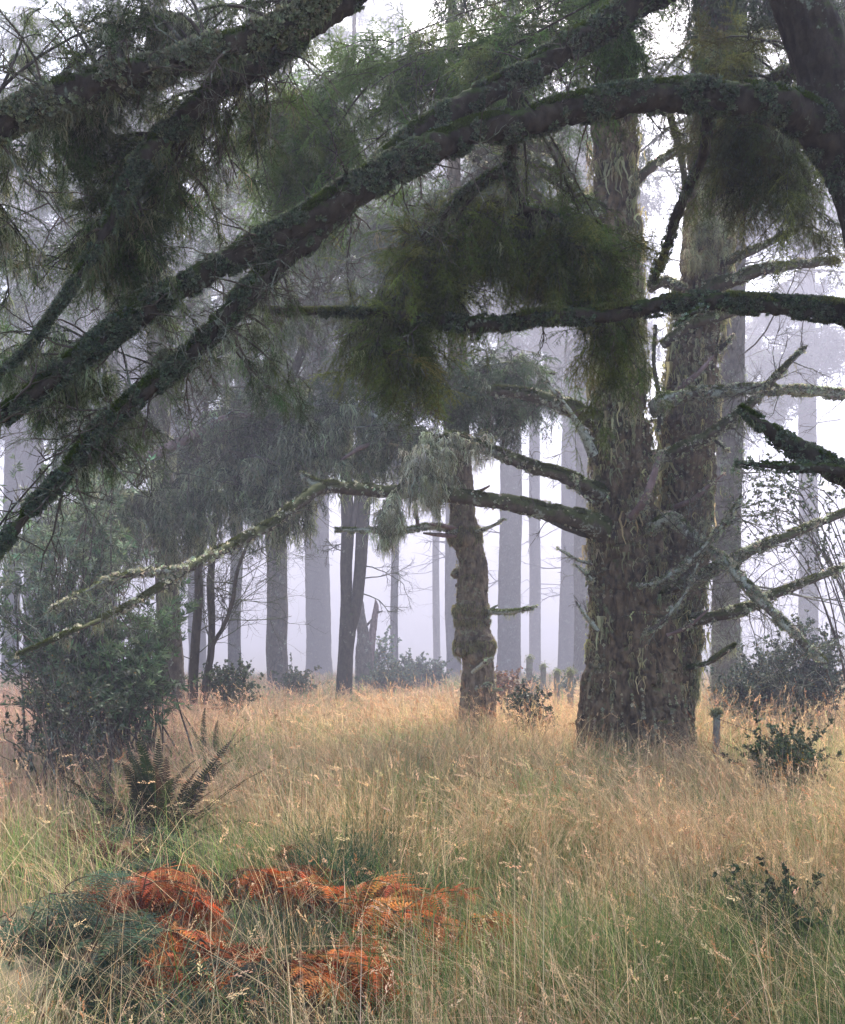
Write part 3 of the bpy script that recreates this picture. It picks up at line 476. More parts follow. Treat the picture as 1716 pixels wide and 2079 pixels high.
    for i, (cx, cy, rx, ry, dd) in enumerate([(1080, -60, 260, 120, 11.6), (1560, -40, 200, 150, 11.6), (1330, -300, 300, 150, 11.8)]):
        a = P(1246 if i != 1 else 1455, cy-60, 11.6); b = P(cx+(rx if i == 1 else -rx if i == 0 else 80), cy+30, dd-1.5*i); c = (a+b)/2+UP*.25
        Lp, _, lo = L(None, world=(catmull([a, c, b], 40), np.linspace(.09, .02, 40)), n=40, k=10, seed=160+i)
        hang_mass(lo, Lp, rell(rng, 40, cx, cy, rx, ry, 10, 13), rng, SPM, sc=.34, C=(.07, .095, .045), m1=5, L1=.7, m2=5, beards=1, r0=.014)
old_tree()
# ------------------------------------------------------------------ 3. the knobby tree
def knobby():
    d = 14.0; base = P(968, HY, d); base[2] = float(ground_z(base[0], base[1])); t = thing('knobby_spruce', 'crooked slender spruce with swollen collars of bark in the middle of the field', 'tree', base); rng = np.random.default_rng(3)
    pts = [(968, 1560, d, 120), (968, 1515, d, 92), (969, 1470, d, 78), (970, 1420, d, 72), (970, 1375, d, 68), (969, 1340, d, 64), (966, 1322, d, 80), (963, 1308, d, 84), (961, 1290, d, 74), (960, 1268, d, 66), (958, 1250, d, 70), (957, 1238, d, 74), (958, 1224, d, 66), (959, 1190, d, 62), (960, 1150, d, 60), (955, 1128, d, 58), (953, 1112, d, 56), (945, 1090, d, 66), (941, 1072, d, 64), (940, 1050, d, 54), (938, 1020, d, 50), (936, 985, d, 52), (934, 940, d, 48), (932, 880, d, 46), (930, 800, d, 44), (928, 700, d, 40), (925, 560, d, 36), (922, 400, d, 31), (920, 200, d, 26), (918, -50, d, 19), (916, -300, d, 10)]
    T, R, o = add_trunk(t, pts, M_knob, 900, 110, .024, 14, 41, .14)
    mb = MB(); p, nn, _ = surf(T[:620], R[:620], 9000, rng); zpx = HY-(p[:, 2]-H)/d*F
    sel = np.zeros(len(p), bool)
    for c, s in ((1312, 14), (1236, 9), (1085, 16), (1262, 6), (1000, 12), (940, 40)): sel |= (np.abs(zpx-c) < s) & (rng.random(len(p)) < .9)
    sel |= rng.random(len(p)) < .03
    p, nn = p[sel], nn[sel]; put(mb, BEARDT, rng, p+nn*.01, np.cross(nn, UP)+1e-4, np.broadcast_to(UP, p.shape), rng.uniform(.04, .10, len(p)), tint(rng, len(p), (.26, .24, .12), .25, .06)); mb.build('hanging_lichen', M_lichen, o)
    # burl lumps
    for i, (x, y, w_) in enumerate([(925, 1166, 22), (928, 1188, 8), (990, 1312, 26), (935, 1322, 24), (966, 1330, 44), (950, 1094, 34), (925, 1084, 20), (990, 1262, 18)]):
        c = P(x, y, d-.16 if i != 0 else d); a = catmull([c-np.array([.09*w_/26, 0, .01]), c, c+np.array([.09*w_/26, 0, .01])], 14); r = np.sin(np.linspace(.15, 3.0, 14))*w_/2/F*d
        add_limb(t, None, M_knob, 14, 16, .5, 170+i, world=(a, r), name='burl', moss=60, flakes=40, beards=3, bs=.06, mossc=(.15, .16, .07))
    kw = dict(mat=M_limbl, flakec=(.28, .31, .23), beardc=(.25, .27, .17), fs=.018, ms=.02)
    L = lambda pts, s, **k: add_limb(t, pts, n=40, k=9, seed=s, **{**kw, **k})
    L([(990, 1240, 13.9, 10), (1020, 1243, 13.6, 10), (1055, 1240, 13.4, 8), (1092, 1230, 13.2, 4)], 181, moss=500, flakes=200, beards=12)
    L([(985, 1250, 13.9, 8), (1000, 1235, 13.8, 6), (1012, 1228, 13.7, 3)], 182)
    L([(925, 1080, 13.8, 12), (880, 1068, 13.5, 13), (830, 1075, 13.2, 12), (780, 1078, 13, 11), (730, 1076, 12.8, 10), (680, 1075, 12.7, 6)], 183, moss=500, flakes=1400, beards=20)
    L([(925, 1075, 13.8, 10), (895, 1066, 13.5, 9), (862, 1064, 13.4, 4)], 184, mat=M_pink); L([(925, 1088, 13.8, 9), (895, 1086, 13.6, 9), (858, 1082, 13.4, 4)], 185, mat=M_pink)
    L([(968, 1078, 13.8, 8), (990, 1072, 13.6, 8), (1012, 1062, 13.5, 6), (1026, 1052, 13.5, 3)], 186, flakes=100)
    L([(950, 1000, 13.8, 8), (975, 996, 13.7, 7), (995, 986, 13.6, 3)], 187, mat=M_pink)
    L([(850, 1080, 13.3, 7), (845, 1040, 13.3, 9), (838, 1000, 13.3, 8), (835, 960, 13.4, 6)], 188, flakes=100, mat=M_pink)
    L([(960, 1366, 13.75, 9), (985, 1345, 13.5, 10), (1000, 1334, 13.3, 7)], 189, flakes=80); L([(990, 1402, 13.9, 8), (1010, 1400, 13.7, 7), (1022, 1401, 13.6, 4)], 190, flakes=60)
    L([(965, 1398, 13.72, 6), (985, 1392, 13.5, 8), (998, 1388, 13.4, 6)], 191, flakes=60)
    L([(925, 930, 13.8, 12), (870, 905, 13.4, 14), (800, 890, 13, 13), (740, 905, 12.8, 11), (690, 935, 12.7, 6)], 192, mat=M_pink, flakes=200, beards=10)
    L([(925, 850, 13.8, 12), (860, 835, 13.6, 12), (790, 850, 13.5, 9), (720, 880, 13.4, 5)], 193, mat=M_pink, flakes=200, beards=10)
    U1, _, u1 = L([(930, 830, 14, 16), (880, 780, 13.8, 15), (800, 745, 13.6, 12), (720, 740, 13.4, 8), (640, 770, 13.3, 5)], 194, moss=500, beards=10)
    hang_mass(u1, U1, rell(rng, 30, 790, 760, 110, 70, 12.8, 14.5), rng, SPM, sc=.26, C=(.065, .11, .045), m1=5, L1=.55, m2=5, beards=2, beardc=(.25, .28, .19))
    U2, _, u2 = L([(930, 790, 14, 16), (990, 750, 14.2, 14), (1060, 740, 14.4, 11), (1130, 760, 14.6, 6)], 195, moss=500, beards=10)
    hang_mass(u2, U2, rell(rng, 34, 1040, 770, 110, 60, 13.5, 15.3), rng, SPM, sc=.28, C=(.075, .125, .055), m1=5, L1=.6, m2=5, beards=2, beardc=(.25, .28, .19))
    U3, _, u3 = L([(928, 560, 14, 14), (850, 480, 14.2, 12), (760, 430, 14.4, 9), (680, 430, 14.6, 5)], 196)
    hang_mass(u3, U3, rell(rng, 50, 800, 480, 180, 150, 13.5, 16), rng, SPM, sc=.34, C=(.06, .10, .04), m1=5, L1=.7, m2=5, beards=1)
    U4, _, u4 = L([(926, 400, 14, 14), (1000, 300, 14.4, 12), (1080, 260, 14.8, 9), (1150, 270, 15, 5)], 197)
    hang_mass(u4, U4, rell(rng, 50, 1050, 330, 130, 180, 14, 16.5), rng, SPM, sc=.34, C=(.06, .10, .04), m1=5, L1=.7, m2=5, beards=1)
knobby()

# ------------------------------------------------------------------ 4. trees farther in the fog
def dfar(d): return float(np.interp(d, [15, 17.5, 19.5, 21, 24, 31, 37, 44, 60, 66], [15, 20, 26, 34, 70, 90, 108, 112, 128, 130]))
def back_tree(name, label, pts, mat=M_far, n=260, k=48, depth=.01, seed=0, dead=14, deadz=(1.6, 9), deadL=1.2, crown=None, protos=SPM, sc=.45, C=(.05, .07, .04), nb=14, bl=2.5, m1=5, L1=.9, m2=4, beards=0, group='foggy trees behind the field', lump=.05, s=14, lich=0):
    x, y, d, _ = pts[0]; k_ = dfar(d)/d; d *= k_; deadL *= k_; bl *= k_; L1 *= k_; sc *= k_; deadz = (deadz[0]*k_, deadz[1]*k_); crown = crown and (min(crown[0]*k_, 38), min(crown[1]*k_, 55))
    base = P(x, HY, d); base[2] = float(ground_z(base[0], base[1])); t = thing(name, label, 'tree', base, group); rng = np.random.default_rng(3000+seed)
    yb = HY+(H-base[2])*F/d; pts = [(x, yb+.3*F/d, d, pts[0][3]*1.12)]+[(q[0], q[1], d, q[3]) for q in pts if q[1] < yb-8 and H-(q[1]-HY)/F*d < 56]
    T, R, o = add_trunk(t, pts, mat, n, k, depth, s, seed, lump)
    def at(z): i = np.clip(np.searchsorted(T[:, 2], z), 1, len(T)-1); return T[i]
    if dead:
        z = rng.uniform(*deadz, dead); S = at(z); a = rng.uniform(0, 6.283, dead); D = np.stack([np.cos(a), np.sin(a), rng.uniform(-.3, .3, dead)], 1)
        twig_tree(t, S, D, deadL*rng.uniform(.3, 1.3, dead), np.full(dead, .022*k_), 3, rng, M_far, 'dead_branches', 8, .14, .01, ang=.7, k=4, m=(3, 3, 2), flat=.6)
    if lich:
        mb = MB(); p, nn, _ = surf(T[:int(n*.6)], R[:int(n*.6)], lich, rng); put(mb, BEARDT, rng, p+nn*.01, np.cross(nn, UP)+1e-4, np.broadcast_to(UP, p.shape), rng.uniform(.06, .2, len(p)), tint(rng, len(p), (.22, .23, .15), .25, .06)); mb.build('hanging_lichen', M_lichen, o)
    if crown:
        z = rng.uniform(crown[0], crown[1], nb); S = at(z); a = np.arange(nb)*2.4+rng.uniform(0, .8, nb); D = np.stack([np.cos(a), np.sin(a), rng.uniform(-.1, .35, nb)], 1)
        Lb = bl*rng.uniform(.6, 1.2, nb); B = grow(S, D, Lb, 12, .09, .035, rng); bm = MB(); bm.tubes(B, k_*np.linspace(.05, .012, 12)[None]*np.ones((nb, 1)), 6)
        s_, d_, _ = kids(B, 7, .2, 1., .9, rng, .3, .15); K = grow(s_, d_, L1*rng.uniform(.5, 1.3, len(s_)), 7, .1, .12, rng); bm.tubes(K, k_*np.linspace(.014, .004, 7)[None]*np.ones((len(K), 1)), 3)
        s2, d2, _ = kids(K, 2, .2, .9, .8, rng, .4, .4); K2 = grow(s2, d2, L1*.5*rng.uniform(.5, 1.2, len(s2)), 5, .1, .2, rng); bm.tubes(K2, k_*np.linspace(.006, .003, 5)[None]*np.ones((len(K2), 1)), 3)
        bm.build('branches', M_twig, t)
        fo = MB(); sprays_on(fo, K, m2+1, rng, protos, sc, C, .1, 1, .8, .4, .4, .3); sprays_on(fo, K2, m2, rng, protos, sc*.85, C, .1, 1, .8, .4, .5, .3); fo.build('foliage', M_needle, t)
        if beards: be = MB(); beards_on(be, K, beards, rng, .35, (.24, .26, .17), protos=BEARDT); be.build('hanging_lichen', M_lichen, t)
    return t, T, R
def vtrunk(xb, xt, w0, w1, d, ybot=1400, lean=0):     # straight trunk between the ground and far above the frame
    ys = [ybot, 1320, 1250, 1150, 1050, 930, 800, 650, 500, 350, 200, 0, -200, -700]; r = np.random.default_rng(int(xb)*7+3); j = np.cumsum(r.normal(0, w0*.045, len(ys))); return [(xb+(xt-xb)*(ybot-y)/(ybot-100.)+j[ys.index(y)]*(y != ybot), y, d, w0+(w1-w0)*(ybot-y)/(ybot+700.)) for y in ys]
back_tree('conifer', 'dark slim straight conifer trunk left of the forked tree', vtrunk(566, 590, 44, 24, 21, 1395), seed=1, dead=10, crown=(6.2, 12), nb=22, bl=2.6)
back_tree('conifer', 'very pale thick trunk almost lost in fog between dark trunks', vtrunk(648, 636, 52, 30, 37, 1380), seed=2, dead=14, deadz=(2, 12), crown=(13, 21), protos=SPF, sc=.9, nb=18, bl=4, k=32)
back_tree('conifer', 'pale furrowed conifer trunk standing right behind the knobby spruce', vtrunk(1032, 1030, 48, 30, 24, 1378), seed=3, dead=16, crown=(6.0, 13), nb=22, bl=2.8, lich=500, depth=.012)
back_tree('conifer', 'hazy grey trunk with lichened branches right of the huge spruce', [(1475, 1420, 17.5, 62), (1474, 1300, 17.5, 56), (1476, 1100, 17.5, 54), (1482, 900, 17.5, 52), (1488, 700, 17.5, 48), (1494, 400, 17.5, 40), (1500, 100, 17.5, 34), (1505, -300, 17.5, 22)], seed=4, dead=46, deadz=(1.8, 11), deadL=2.0, crown=(9.5, 13), nb=8, bl=2.4, lich=900, beards=2, k=64, n=400)
back_tree('conifer', 'thin grey trunk half hidden behind left edge of huge spruce', vtrunk(1182, 1176, 34, 20, 22, 1420), seed=5, dead=12, crown=(6.4, 12), nb=16, bl=2.4)
back_tree('conifer', 'dim blue grey trunk between pale trunk and huge spruce', vtrunk(1152, 1150, 38, 24, 31, 1380), seed=6, dead=18, deadz=(1.5, 10), crown=(9, 16), protos=SPF, sc=.8, nb=14, bl=3)
back_tree('conifer', 'faint wide trunk right of the pale furrowed trunk', vtrunk(1087, 1085, 24, 15, 44, 1362), seed=7, dead=26, deadz=(1.2, 12), deadL=2, crown=(11, 20), protos=SPF, sc=1.0, nb=14, bl=3.5, k=24)
back_tree('conifer', 'faint trunk peeping out left of the knobby spruce', vtrunk(922, 912, 30, 18, 30, 1375), seed=9, dead=22, deadz=(1.2, 12), crown=(8, 16), protos=SPF, sc=.8, nb=16, bl=3.2, k=24)
back_tree('conifer', 'ghostly narrow trunk deep in the bright middle fog', vtrunk(887, 884, 15, 9, 56, 1350), seed=10, dead=20, deadz=(1.5, 14), deadL=2.4, crown=(13, 24), protos=SPF, sc=1.2, nb=14, bl=4, k=16)
for i, (x, w_, d, lb) in enumerate([(1640, 40, 26, 'dim trunk in fog beyond the fence at far right'), (400, 36, 34, 'dim trunk behind the leaning thin stems at left'), (200, 44, 30, 'dim trunk behind the willowy shrub at left'), (70, 50, 26, 'dim trunk at far left behind the willowy shrub')]):
    back_tree('conifer', lb, vtrunk(x, x-4, w_, w_*.55, d, 1360), seed=20+i, dead=10, deadz=(3, 14), deadL=2.2, crown=(7 if x < 450 or x > 1500 else 13, 20 if d > 40 else 15), protos=SPF, sc=.95, nb=20, bl=3.8, k=16, n=120)
# forked dark tree
def forked():
    d = 26.0; t, T, R = back_tree('forked_tree', 'smooth dark tree forking into two upright stems left of centre', [(699, 1400, 19.5, 34), (702, 1330, d, 32), (706, 1270, d, 34), (704, 1220, d, 25), (703, 1150, d, 25), (706, 1080, d, 26), (704, 960, d, 24), (708, 800, d, 22), (712, 600, d, 17), (716, 300, d, 12), (720, 0, d, 8)], M_dark, seed=50, depth=.004, dead=0, group='foggy trees behind the field', crown=(5.5, 11), nb=16, bl=2.2)
    add_trunk(t, [(704, 1300, d, 22), (714, 1270, d, 24), (724, 1225, d, 24), (732, 1150, d, 25), (736, 1080, d, 26), (745, 980, d, 24), (765, 860, d, 18), (790, 700, d, 12)], M_dark, 120, 32, .004, 14, 51, .05)
    add_trunk(t, [(706, 1090, d-.1, 16), (716, 1070, d-.1, 14), (722, 1040, d-.1, 12), (726, 980, d-.1, 10), (728, 900, d-.1, 8)], M_dark, 60, 20, .003, 14, 52, .05)
    rng = np.random.default_rng(77)
    twig_tree(t, np.array([P(728, 1180, d), P(730, 1150, d), P(728, 1200, d), P(700, 1120, d), P(740, 960, d), P(742, 980, d), P(702, 1100, d)]), np.array([[1, -.3, -.05], [1, .2, .1], [1, 0, -.15], [-1, 0, .1], [1, .2, .2], [1, -.3, .1], [-1, .2, 0]]), np.array([1.5, 1.3, 1.1, .5, 1.8, 1.5, .6]), np.full(7, .02), 4, rng, M_dark, 'bare_branches', 8, .2, .02, k=4, m=(5, 4, 4), ratio=.5)
forked()
# broken snag
def snag():
    d = 36.0; base = P(740, HY, d); base[2] = float(ground_z(base[0], base[1])); t = thing('broken_snag', 'broken grey dead trunk with two jagged tops behind the forked tree', 'dead tree', base)
    add_trunk(t, [(742, 1420, d, 44), (740, 1370, d, 38), (740, 1320, d, 36), (738, 1290, d, 26), (733, 1250, d, 18), (735, 1226, d, 8), (733, 1208, d, 2)], M_far, 140, 48, .014, 12, 61, .1)
    add_trunk(t, [(748, 1340, d, 24), (754, 1300, d, 18), (760, 1260, d, 14), (764, 1232, d, 11), (762, 1216, d, 2)], M_pink, 80, 32, .012, 12, 62, .1, name='split_top')
    add_limb(t, [(741, 1272, d, 6), (750, 1264, d-.1, 5), (756, 1256, d-.1, 2)], M_far, 12, 6, .2, 63, name='stub'); add_limb(t, [(760, 1245, d, 5), (772, 1242, d-.1, 4), (778, 1240, d-.1, 2)], M_far, 12, 6, .2, 64, name='stub')
snag()
# thin leaning stems at the left
def thin(name, label, pts, seed, nbr, mat=M_dark):
    x, y, d, _ = pts[0]; base = P(x, HY, d); base[2] = float(ground_z(base[0], base[1])); t = thing(name, label, 'tree', base, 'thin stems at the left edge of the clearing'); rng = np.random.default_rng(seed)
    T, R, o = add_trunk(t, pts, mat, 120, 20, .004, 14, seed, .12)
    i = rng.integers(25, 118, nbr); D = rng.normal(0, 1, (nbr, 3)); D[:, 2] = np.abs(D[:, 2])*.5
    twig_tree(t, T[i], D, rng.uniform(.5, 1.3, nbr), np.full(nbr, .012), 4, rng, mat, 'twigs', 7, .17, -.01, k=3, m=(4, 4, 3), ratio=.55)
    return t
thin('thin_tree', 'thin leaning stem at left edge of the group beside the shrub', [(390, 1430, 16, 26), (393, 1370, 16, 20), (398, 1290, 16, 18), (404, 1200, 16, 17), (400, 1100, 16, 15), (412, 950, 16, 12), (420, 800, 16, 9)], 81, 14)
thin('thin_tree', 'thin straight stem in the middle of the group beside the shrub', [(412, 1430, 16.5, 16), (418, 1380, 16.5, 14), (428, 1330, 16.5, 15), (430, 1260, 16.5, 15), (428, 1180, 16.5, 15), (436, 1060, 16.5, 13), (450, 900, 16.5, 9)], 82, 14)
thin('thin_tree', 'thin stem curving far to the right over the clearing', [(420, 1430, 16.2, 14), (424, 1350, 16.2, 11), (432, 1310, 16.2, 10), (455, 1270, 16.2, 9), (472, 1220, 16.2, 9), (482, 1160, 16.2, 8), (505, 1100, 16.2, 7), (520, 1060, 16.2, 5), (530, 960, 16.2, 3)], 83, 22)

# ------------------------------------------------------------------ 5. tangled tree behind the left shrub
def tangled():
    d = 14.5; base = P(345, HY, d); base[2] = float(ground_z(base[0], base[1])); t = thing('tangled_spruce', 'spruce with a dense tangle of bare curved branches and drooping mossy boughs behind left shrub', 'tree', base); rng = np.random.default_rng(5)
    T, R, o = add_trunk(t, [(352, 1540, d, 60), (350, 1400, d, 52), (340, 1200, d, 48), (330, 1000, d, 45), (322, 800, d, 42), (316, 600, d, 38), (312, 400, d, 33), (310, 100, d, 27), (310, -300, d, 16)], M_far, 400, 60, .012, 14, 71, .08)
    kw = dict(mat=M_limbl, n=60, k=9, fs=.02, flakec=(.36, .38, .32), beardc=(.30, .33, .22))
    S, D = [], []
    for i, pp in enumerate([
        [(335, 960, d, 20), (420, 880, 14, 22), (500, 845, 13.6, 20), (560, 838, 13.4, 17), (640, 822, 13.2, 14), (720, 828, 13, 12), (820, 870, 12.8, 8)],
        [(270, 935, 12.6, 20), (330, 915, 12.8, 24), (400, 880, 12.8, 20), (450, 850, 12.9, 14), (520, 842, 13, 9)],
        [(330, 820, d, 18), (430, 790, 14, 17), (520, 808, 13.6, 15), (620, 815, 13.4, 12), (720, 835, 13.2, 9), (840, 868, 13, 6)],
        [(330, 830, d, 16), (400, 740, 14, 18), (480, 690, 13.8, 18), (560, 640, 13.6, 16), (640, 590, 13.5, 11), (720, 520, 13.4, 7)],
        [(325, 700, d, 18), (400, 600, 14.2, 18), (470, 520, 14, 16), (540, 470, 13.8, 13), (600, 380, 13.7, 8)],
        [(335, 1000, d, 16), (420, 960, 14, 16), (500, 900, 13.8, 18), (560, 830, 13.6, 20), (610, 720, 13.5, 18), (650, 600, 13.4, 14), (670, 480, 13.4, 8)],
        [(335, 1040, d, 14), (380, 960, 13.8, 14), (440, 920, 13.4, 14), (520, 930, 13, 12), (620, 960, 12.8, 8)],
        [(320, 640, d, 18), (240, 560, 14, 17), (170, 520, 13.8, 13), (90, 500, 13.5, 8)],
        [(325, 900, d, 16), (250, 850, 13.8, 16), (170, 840, 13.5, 13), (80, 860, 13.2, 8)],
        [(335, 1080, d, 14), (300, 1010, 13.4, 15), (250, 1000, 12.8, 14), (180, 1030, 12.4, 8)]]):
        Pt, _, lo = add_limb(t, pp, seed=200+i, **{**kw, 'mat': M_pink if i in (1,) else M_limbl if i in (0, 2, 9) else M_far}, flakes=700 if i < 4 else 200, beards=26, moss=300 if i < 3 else 0)
        j = rng.integers(8, 59, 11); S.append(Pt[j]); D.append(rng.normal(0, 1, (11, 3))+np.array([.2, 0, .25]))
        if i in (0, 2, 6, 9): hang_mass(lo, Pt, Pt[rng.integers(15, 59, 22)]+rng.normal(0, .45, (22, 3))*np.array([1, 1, .5])-UP*.25, rng, SPM, sc=.20, C=(.07, .11, .05), m1=6, L1=.75, m2=6, grav=.4, beards=7, beardc=(.28, .30, .19), bs=.26, r0=.010)
        if i in (3, 4, 5, 7, 8): hang_mass(lo, Pt, Pt[rng.integers(15, 59, 16)]+rng.normal(0, .5, (16, 3)), rng, SPM, sc=.22, C=(.06, .095, .045), m1=5, L1=.6, m2=4, beards=3, beardc=(.22, .25, .17), r0=.010)
    S = np.vstack(S); D = np.vstack(D)
    twig_tree(t, S, D, rng.uniform(.6, 1.6, len(S)), np.full(len(S), .014), 4, rng, M_twig, 'bare_twigs', 8, .22, -.02, k=3, m=(5, 4, 3), ratio=.55, ang=.85)
tangled()
back_tree('conifer', 'bushy conifer filling the fog above the tangled spruce', vtrunk(470, 500, 26, 18, 22.6, 1400)[2:], seed=60, dead=30, deadz=(5, 12), deadL=2, crown=(6.2, 15.5), nb=44, bl=3.2, sc=.5, C=(.05, .085, .04))
back_tree('conifer', 'bushy conifer behind the upper left boughs', vtrunk(215, 220, 36, 24, 21, 1400)[1:], seed=63, dead=14, deadz=(5, 12), deadL=2, crown=(7.5, 15.5), nb=34, bl=3.2, sc=.5, C=(.05, .085, .04))
back_tree('conifer', 'tall conifer with hanging boughs far left behind everything', vtrunk(20, 40, 34, 24, 24, 1400)[1:], seed=64, dead=14, deadz=(5, 12), deadL=2, crown=(5, 12), nb=30, bl=2.6, sc=.4, C=(.05, .085, .04))
back_tree('conifer', 'conifer whose drooping crown hangs above the middle fog', vtrunk(800, 810, 16, 12, 29, 1400)[1:], seed=61, dead=20, deadz=(7, 14), deadL=2.4, crown=(8.5, 18), nb=46, bl=4, sc=.62, C=(.05, .085, .04))

# ------------------------------------------------------------------ 6. shrubs
def shrub(name, label, cat, cx, d, targets, seed, protos=LEAFN, sc=.14, C=(.06, .11, .055), L1=.5, m1=6, m2=7, stems=9, r0=.012, group=None, mat=M_leaf, beards=0, up=.3, grav=-.02):
    base = P(cx, HY, d); base[2] = float(ground_z(base[0], base[1])); t = thing(name, label, cat, base, group); rng = np.random.default_rng(seed)
    M = len(targets); o = base+rng.normal(0, .25, (M, 3))*np.array([1, 1, 0]); tt = np.linspace(0, 1, 9)[None, :, None]
    mid = o*.5+targets*.5; mid[:, 2] = targets[:, 2]*.6+o[:, 2]*.4+up*np.abs(targets[:, 2]-o[:, 2])*.5; mid += rng.normal(0, .1, mid.shape)
    B = (1-tt)**2*o[:, None]+2*tt*(1-tt)*mid[:, None]+tt*tt*targets[:, None]; B[:, 1:-1] += rng.normal(0, .02, B[:, 1:-1].shape)
    st = MB(); st.tubes(B, np.linspace(r0, r0*.3, 9)[None]*np.ones((M, 1)), 5)
    s, dd, _ = kids(B, m1, .4, 1., .8, rng, .8, -.1); K = grow(s, dd, L1*rng.uniform(.4, 1.2, len(s)), 6, .12, grav, rng); st.tubes(K, np.linspace(r0*.35, .0015, 6)[None]*np.ones((len(K), 1)), 3)
    st.build('stems', M_twig, t); fo = MB()
    p, d2, _ = kids(K, m2, .15, 1., .55, rng, .8, -.1); put(fo, protos, rng, p, d2, nrm(UP+rng.normal(0, .5, d2.shape)), sc*rng.uniform(.6, 1.3, len(p)), tint(rng, len(p), C, .25, .08)); fo.build('foliage', mat, t)
    if beards: be = MB(); beards_on(be, K, beards, rng, .12, (.28, .3, .2)); be.build('hanging_lichen', M_lichen, t)
    return t
rg = np.random.default_rng(6)
shrub('willowy_shrub', 'tall bluish shrub with narrow pale leaves at the left edge', 'shrub', 150, 9.4, np.vstack([rell(rg, 26, 150, 1110, 105, 80, 8.8, 10), rell(rg, 12, 190, 1000, 90, 40, 9, 10), rell(rg, 12, 10, 1120, 80, 140, 8.8, 10)]), 91, C=(.15, .20, .12), sc=.14, m1=5, m2=6, beards=1)
shrub('willowy_shrub', 'dark green narrow leaved shrub low beside the leaning stems', 'shrub', 260, 9.6, np.vstack([rell(rg, 22, 300, 1290, 70, 40, 9, 10), rell(rg, 18, 170, 1310, 90, 50, 8.8, 9.8), rell(rg, 10, 40, 1310, 80, 60, 8.8, 9.8), rell(rg, 26, 210, 1395, 120, 30, 8.8, 9.8)]), 92, C=(.10, .15, .07), sc=.14, m1=6, m2=6)
shrub('briar', 'low tangled briar with bare pale twigs at the left edge of the grass', 'shrub', 130, 8.0, np.vstack([rell(rg, 20, 150, 1420, 80, 40, 7.6, 8.4), rell(rg, 8, 60, 1460, 60, 50, 7.4, 8.2)]), 93, LEAFR, C=(.06, .075, .045), sc=.09, m1=5, m2=3)
shrub('leafy_sapling', 'airy branches with small leaves arching in from right of the huge spruce', 'shrub', 1800, 12.6, rell(rg, 15, 1550, 1030, 80, 80, 12, 13), 94, LEAFR, C=(.07, .095, .05), sc=.11, m1=9, m2=4, r0=.012, L1=.6, up=1.2)
for i, (x, y, rx, ry, d, lb, C, n) in enumerate([
    (1540, 1400, 70, 60, 14.5, 'grey green thicket behind the fence right of the far grey trunk', (.07, .095, .07), 46), (1640, 1360, 80, 90, 14, 'tall dim thicket at far right behind the fence', (.06, .08, .055), 40),
    (1590, 1545, 45, 35, 8.6, 'dark low shrub right of the fence wires', (.055, .08, .035), 22), (1595, 1890, 30, 60, 5.0, 'small leaved dark shrub in the bottom right corner', (.03, .05, .022), 18),
    (1120, 1408, 50, 18, 26, 'low brush behind the row of old fence posts', (.055, .085, .05), 16), (1035, 1396, 22, 26, 19, 'rust brown bush right of the knobby trunk', (.15, .085, .05), 10),
    (850, 1372, 60, 18, 36, 'bluish weeds in the mist left of the knobby trunk', (.09, .13, .09), 34), (790, 1385, 40, 12, 30, 'grey green weeds right of the broken snag', (.09, .12, .08), 22),
    (470, 1385, 40, 18, 16.5, 'small dark bush between thin stems and slim trunk', (.05, .075, .04), 18), (610, 1385, 22, 14, 26, 'little sprig bush between slim trunk and forked tree', (.07, .09, .05), 9), (770, 1330, 18, 34, 38, 'feathery pale sapling against the broken snag', (.12, .18, .12), 9),
    (1062, 1440, 8, 26, 13.5, 'dark upright weed just right of the knobby trunk foot', (.035, .05, .03), 7), (1080, 1450, 6, 20, 13.3, 'smaller dark weed midway between knobby trunk and huge spruce', (.035, .05, .03), 5)]):
    shrub('brush' if i not in (10,) else 'sapling', lb, 'shrub' if i != 10 else 'sapling', x, d, rell(rg, n, x, y, rx, ry, d-.5, d+.5), 300+i, LEAFR if i != 2 else LEAFR, sc=.055+.0045*d, C=C, m1=7, m2=9, L1=.3+.012*d, r0=.006+.0003*d)
# bare twiggy thicket at the right
def thicket():
    base = P(1590, HY, 15); base[2] = float(ground_z(base[0], base[1])); t = thing('bare_thicket', 'thicket of bare arching grey twigs at right behind the fence', 'shrub', base); rng = np.random.default_rng(66)
    M = 40; S = base+rng.normal(0, .8, (M, 3))*np.array([1, .6, 0]); D = rng.normal(0, 1.0, (M, 3))*np.array([1.3, 1, .3])+UP*.9
    twig_tree(t, S, D, rng.uniform(1.4, 3.2, M), np.full(M, .011), 4, rng, M_limbl, 'twigs', 9, .24, .05, k=3, m=(6, 4, 3), ratio=.55)
thicket()
